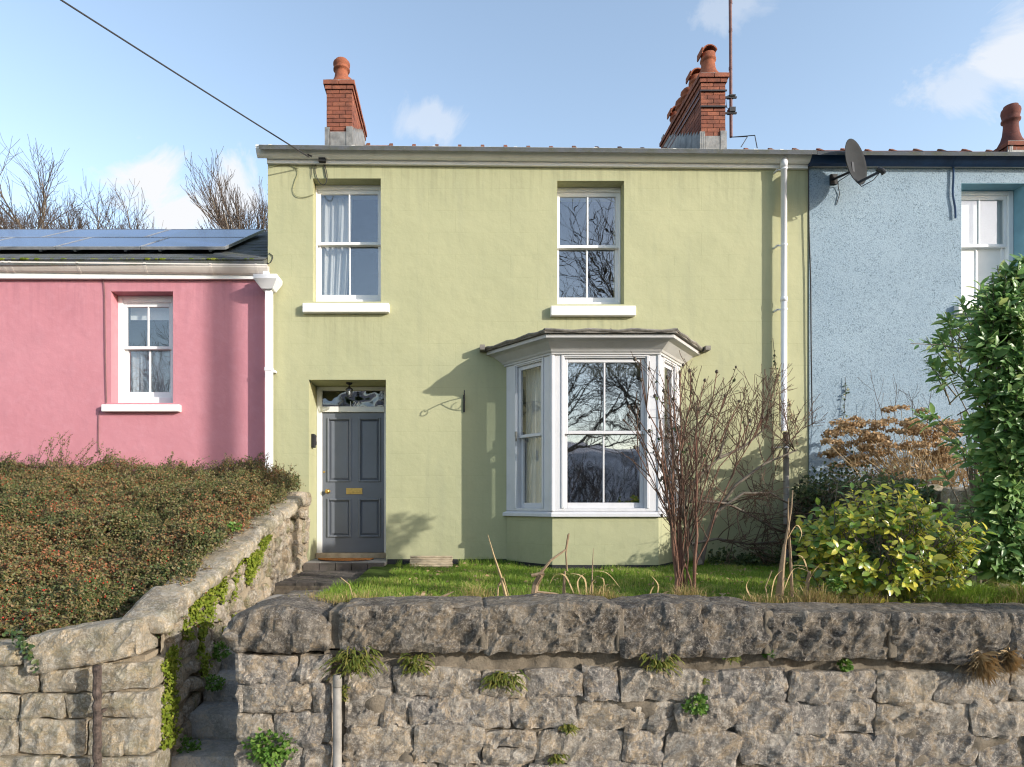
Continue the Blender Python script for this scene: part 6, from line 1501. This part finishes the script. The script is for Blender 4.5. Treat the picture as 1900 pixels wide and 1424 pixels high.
stalk('pointed pale dead leaf standing left of the bay window', [([(942, 1120), (930, 1072), (916, 1030), (905, 992)], 0.016, 0.002), ([(922, 1118), (925, 1085), (934, 1072), (945, 1110)], 0.008, 0.004)], 'straw')
stalk('broken woody dead stump with a forked stem below the bay window', [([(990, 1112), (994, 1085), (1004, 1066)], 0.03, 0.022), ([(986, 1068), (1010, 1064)], 0.012, 0.018), ([(998, 1070), (1022, 1040), (1050, 1020), (1054, 992)], 0.012, 0.006), ([(1052, 1060), (1050, 1028), (1056, 990)], 0.008, 0.005), ([(1046, 1105), (1048, 1060)], 0.014, 0.008), ([(990, 1098), (1030, 1102), (1055, 1110)], 0.01, 0.008)], 'deadbrown')
stalk('single thin brown spike standing under the middle of the bay', [([(1098, 1115), (1099, 1060), (1101, 1018)], 0.008, 0.002)])
stalk('arching tuft of pale dry blades below the bay sill', [([(1085, 1118), (1090, 1095)], 0.01, 0.006)], 'straw', blades_=[[(1080, 1115), (1072, 1080), (1092, 1062), (1125, 1063), (1150, 1090)], [(1088, 1115), (1085, 1075), (1060, 1065), (1030, 1078)], [(1092, 1116), (1100, 1080), (1120, 1075), (1118, 1112)], [(1070, 1116), (1050, 1070), (1030, 1068), (1020, 1085)]])
stalk('tall pair of pale dead canes in front of the grey downpipe', [([(1470, 1108), (1466, 1020), (1462, 960), (1463, 925)], 0.012, 0.004), ([(1446, 1112), (1450, 1060), (1456, 1010)], 0.03, 0.012), ([(1455, 1020), (1468, 945), (1471, 910)], 0.01, 0.003)], 'deadbrown', blades_=[[(1462, 1000), (1478, 975), (1488, 990), (1480, 1010)], [(1455, 1095), (1475, 1055), (1510, 1065)]])
stalk('short curled brown stub with dry leaves left of the camellia', [([(1494, 1122), (1498, 1085), (1502, 1060)], 0.02, 0.010), ([(1496, 1120), (1515, 1105), (1530, 1120)], 0.012, 0.006)], 'deadbrown', blades_=[[(1500, 1062), (1490, 1035), (1475, 1030)], [(1500, 1080), (1520, 1050), (1555, 1045)]])
stalk('dark curled dead leaves lying on top of the coping', [([(805, 1122), (820, 1108), (842, 1098)], 0.02, 0.003), ([(800, 1120), (830, 1118), (850, 1122)], 0.014, 0.006), ([(765, 1108), (785, 1114), (800, 1120)], 0.012, 0.003)], 'deadbrown', d0=4.62)
stalk('loose straw and dry stems lying at the foot of the rose bush', [([(1190, 1122), (1215, 1108), (1240, 1098)], 0.012, 0.005), ([(1175, 1124), (1205, 1114), (1235, 1106)], 0.008, 0.004)], 'straw', blades_=[[(1200, 1120), (1212, 1090), (1225, 1085)], [(1215, 1118), (1222, 1088), (1210, 1070)]])
stalk('pale bent grass stem at the left end of the lawn', [([(655, 1110), (648, 1085), (632, 1072)], 0.007, 0.003)], 'straw', d0=5.6)
stalk('dry grass stems bending beside the two canes', [([(1425, 1115), (1420, 1090), (1432, 1060)], 0.005, 0.003)], 'straw', blades_=[[(1430, 1115), (1440, 1070), (1470, 1050), (1500, 1052)], [(1400, 1118), (1385, 1090), (1395, 1070)]])

# ------------------------------------------------------------------ ferns and weeds growing out of the walls
def fern(name, label, px_, py_, w, h, mat, kind, seed, d=4.19, group=None, cat='fern'):
    rng = np.random.default_rng(seed); c = np.array(P(px_, py_-h*0.25, d)); W2, H2 = w/1170*d/2, h/1170*d
    vs, f4, f3 = [], [], []
    if kind == 'fern':
        n = int(34+w*1.1); o = 0
        for i in range(n):
            b = c+np.array([rng.uniform(-0.55, 0.55)*W2, 0.0, rng.uniform(-0.3, 0.25)*H2]); a = rng.normal(0, 0.85); d_ = np.array([math.sin(a), -rng.uniform(0.5, 1.1), math.cos(a)*0.55-0.05]); ln = rng.uniform(0.5, 1.0)*min(W2, H2)*1.0; side = unit(np.cross(d_, [0, -0.6, 1])); q = b; k_ = 8
            for j in range(k_+1):
                u = j/k_; q = q+unit(d_+np.array([0, 0.25*u, -1.3*u*u]))*ln/k_; wv = (0.010 if j % 2 else 0.0035)*(1-0.6*u); vs += [q-side*wv, q+side*wv]
            f4 += [(o+2*j, o+2*j+1, o+2*j+3, o+2*j+2) for j in range(k_)]; o += 2*(k_+1)
        V, F = np.array(vs), [np.array(f4)]
    elif kind == 'weed':
        N = int(60+w*h*0.08); v = rng.normal(0, 1, (N, 3)); v /= np.linalg.norm(v, axis=1, keepdims=True); v[:, 1] = -np.abs(v[:, 1]); p = c+v*np.array([W2, min(W2, 0.09), H2*0.5])*rng.uniform(0.4, 1.05, (N, 1))
        V, F = scatter(leaf_tmpl(0.028, 0.022), p, v+rng.normal(0, 0.5, (N, 3)), np.tile([0.1, -0.6, 0.8], (N, 1))+rng.normal(0, 0.4, (N, 3)), rng.uniform(0.6, 1.25, N))
    else:
        N = 260; p = c+np.stack([rng.normal(0, 0.35, N)*W2, rng.uniform(-0.02, 0.01, N), rng.normal(0.2, 0.2, N)*H2], -1); tp = np.stack([rng.normal(-0.3, 0.6, N), -rng.uniform(0.3, 1.0, N), rng.normal(-0.6, 0.5, N)], -1)
        V, F = scatter((np.array([(-0.0016, 0, 0), (0.0016, 0, 0), (0.001, 0.5, 0.0), (0, 1, -0.25)]), np.array([(0, 1, 2), (0, 2, 3)]), np.zeros((0, 4), int)), p, tp, np.tile([0, -0.3, 1.], (N, 1)), rng.uniform(0.5, 1.0, N)*H2)
        V[:] = V
    return tag(obj_np(name, V, F, mat), label, cat, group)
FG, WG = 'ferns growing out of the front wall', 'weeds growing on the stonework'
for i, (a, b, w_, h_, lb) in enumerate(((660, 1244, 96, 78, 'largest fern on the front wall, beside the grey pipe'), (772, 1244, 62, 58, 'rounded fern under the first coping stone right of the pier'), (932, 1272, 76, 50, 'spreading fern on the wall under the second coping joint'),
        (1222, 1238, 74, 46, 'wide fern under the domed third coping stone'), (1054, 1356, 32, 24, 'tiny fern low in the middle of the wall'), (1266, 1270, 18, 22, 'tiny fern just below and right of the wide fern'), (1302, 1268, 24, 18, 'small thin fern above the bright weed'),
        (1358, 1224, 30, 18, 'small dark fern tucked under the coping edge'), (640, 1300, 16, 60, 'narrow hanging fern behind the grey pipe top'), (1035, 1412, 34, 26, 'small fern at the lowest visible course of the wall'))):
    fern('wall_fern', lb, a, b, w_, h_, M['fern'], 'fern', 60+i, group=FG)
for i, (a, b, w_, h_, lb, d_) in enumerate(((503, 1402, 92, 66, 'big bright green weed cushion low on the gate pier', 4.15), (1289, 1314, 40, 34, 'bright green weed in the middle of the front wall', 4.18), (1426, 1214, 20, 14, 'small weed sprouting under the third coping joint', 4.18), (1566, 1237, 20, 16, 'pale small weed in the mortar below the coping', 4.2),
        (345, 1392, 60, 34, 'low weeds at the left edge of the lowest step', 4.75), (398, 1272, 34, 26, 'weeds on the step beside the gate pier', 5.2), (412, 1215, 36, 30, 'weed clump behind the pier cap on the upper steps', 5.4), (436, 980, 22, 12, 'small bright weed growing on the sloping coping', 5.9), (1548, 1090, 30, 26, 'small green weed behind the coping left of the camellia', 4.7), (1345, 1215, 16, 14, 'very small weed under the dome coping stone edge', 4.19))):
    fern('weed', lb, a, b, w_, h_, M['weed'], 'weed', 80+i, d=d_, group=WG, cat='weed')
fern('grass_tuft', 'orange dry grass tuft hanging from under the right coping stones', 1818, 1244, 46, 42, M['straw'], 'tuft', 97, d=4.15, cat='grass tuft', group='dry tufts under the coping')
fern('grass_tuft', 'smaller orange dry tuft at the right-hand coping joint', 1868, 1232, 28, 34, M['straw'], 'tuft', 98, d=4.15, cat='grass tuft', group='dry tufts under the coping')
# moss and tiny pennywort on the wall beside the steps
rng = np.random.default_rng(70); N = 75000; y = rng.uniform(4.4, 8.95, N); z = rng.uniform(-1.0, 1.0, N); top = np.array([zlow(a) for a in y])
dn = top-z; nz = np.array([noise.noise(Vector((a*1.7, b*2.4, 3)))+0.5*noise.noise(Vector((a*5, b*5, 6))) for a, b in zip(y, z)])
ok = (dn > -0.03) & (z > -0.95+(y-4.6)*0.6) & (nz-np.where(dn < 0.16, 0.0, 0.06)-0.5*np.clip(dn-0.5, 0, 1) > 0.03) & ((y > 4.75) | (dn > 0.15)); y, z = y[ok], z[ok]; N = len(y)
pos = np.stack([fx+0.02+np.abs(rng.normal(0, 0.018, N)), y, z], -1)
V, F = scatter(leaf_tmpl(0.026, 0.024, 0.1, 0.2, ((0.5, 1.0),)), pos, rng.normal(0, 1, (N, 3)), np.tile([1, -0.4, 0.6], (N, 1))+rng.normal(0, 0.4, (N, 3)), rng.uniform(0.6, 1.3, N))
tag(obj_np('moss', V, F, M['moss']), 'yellow-green moss and pennywort on the wall beside the steps', 'moss', kind='stuff')
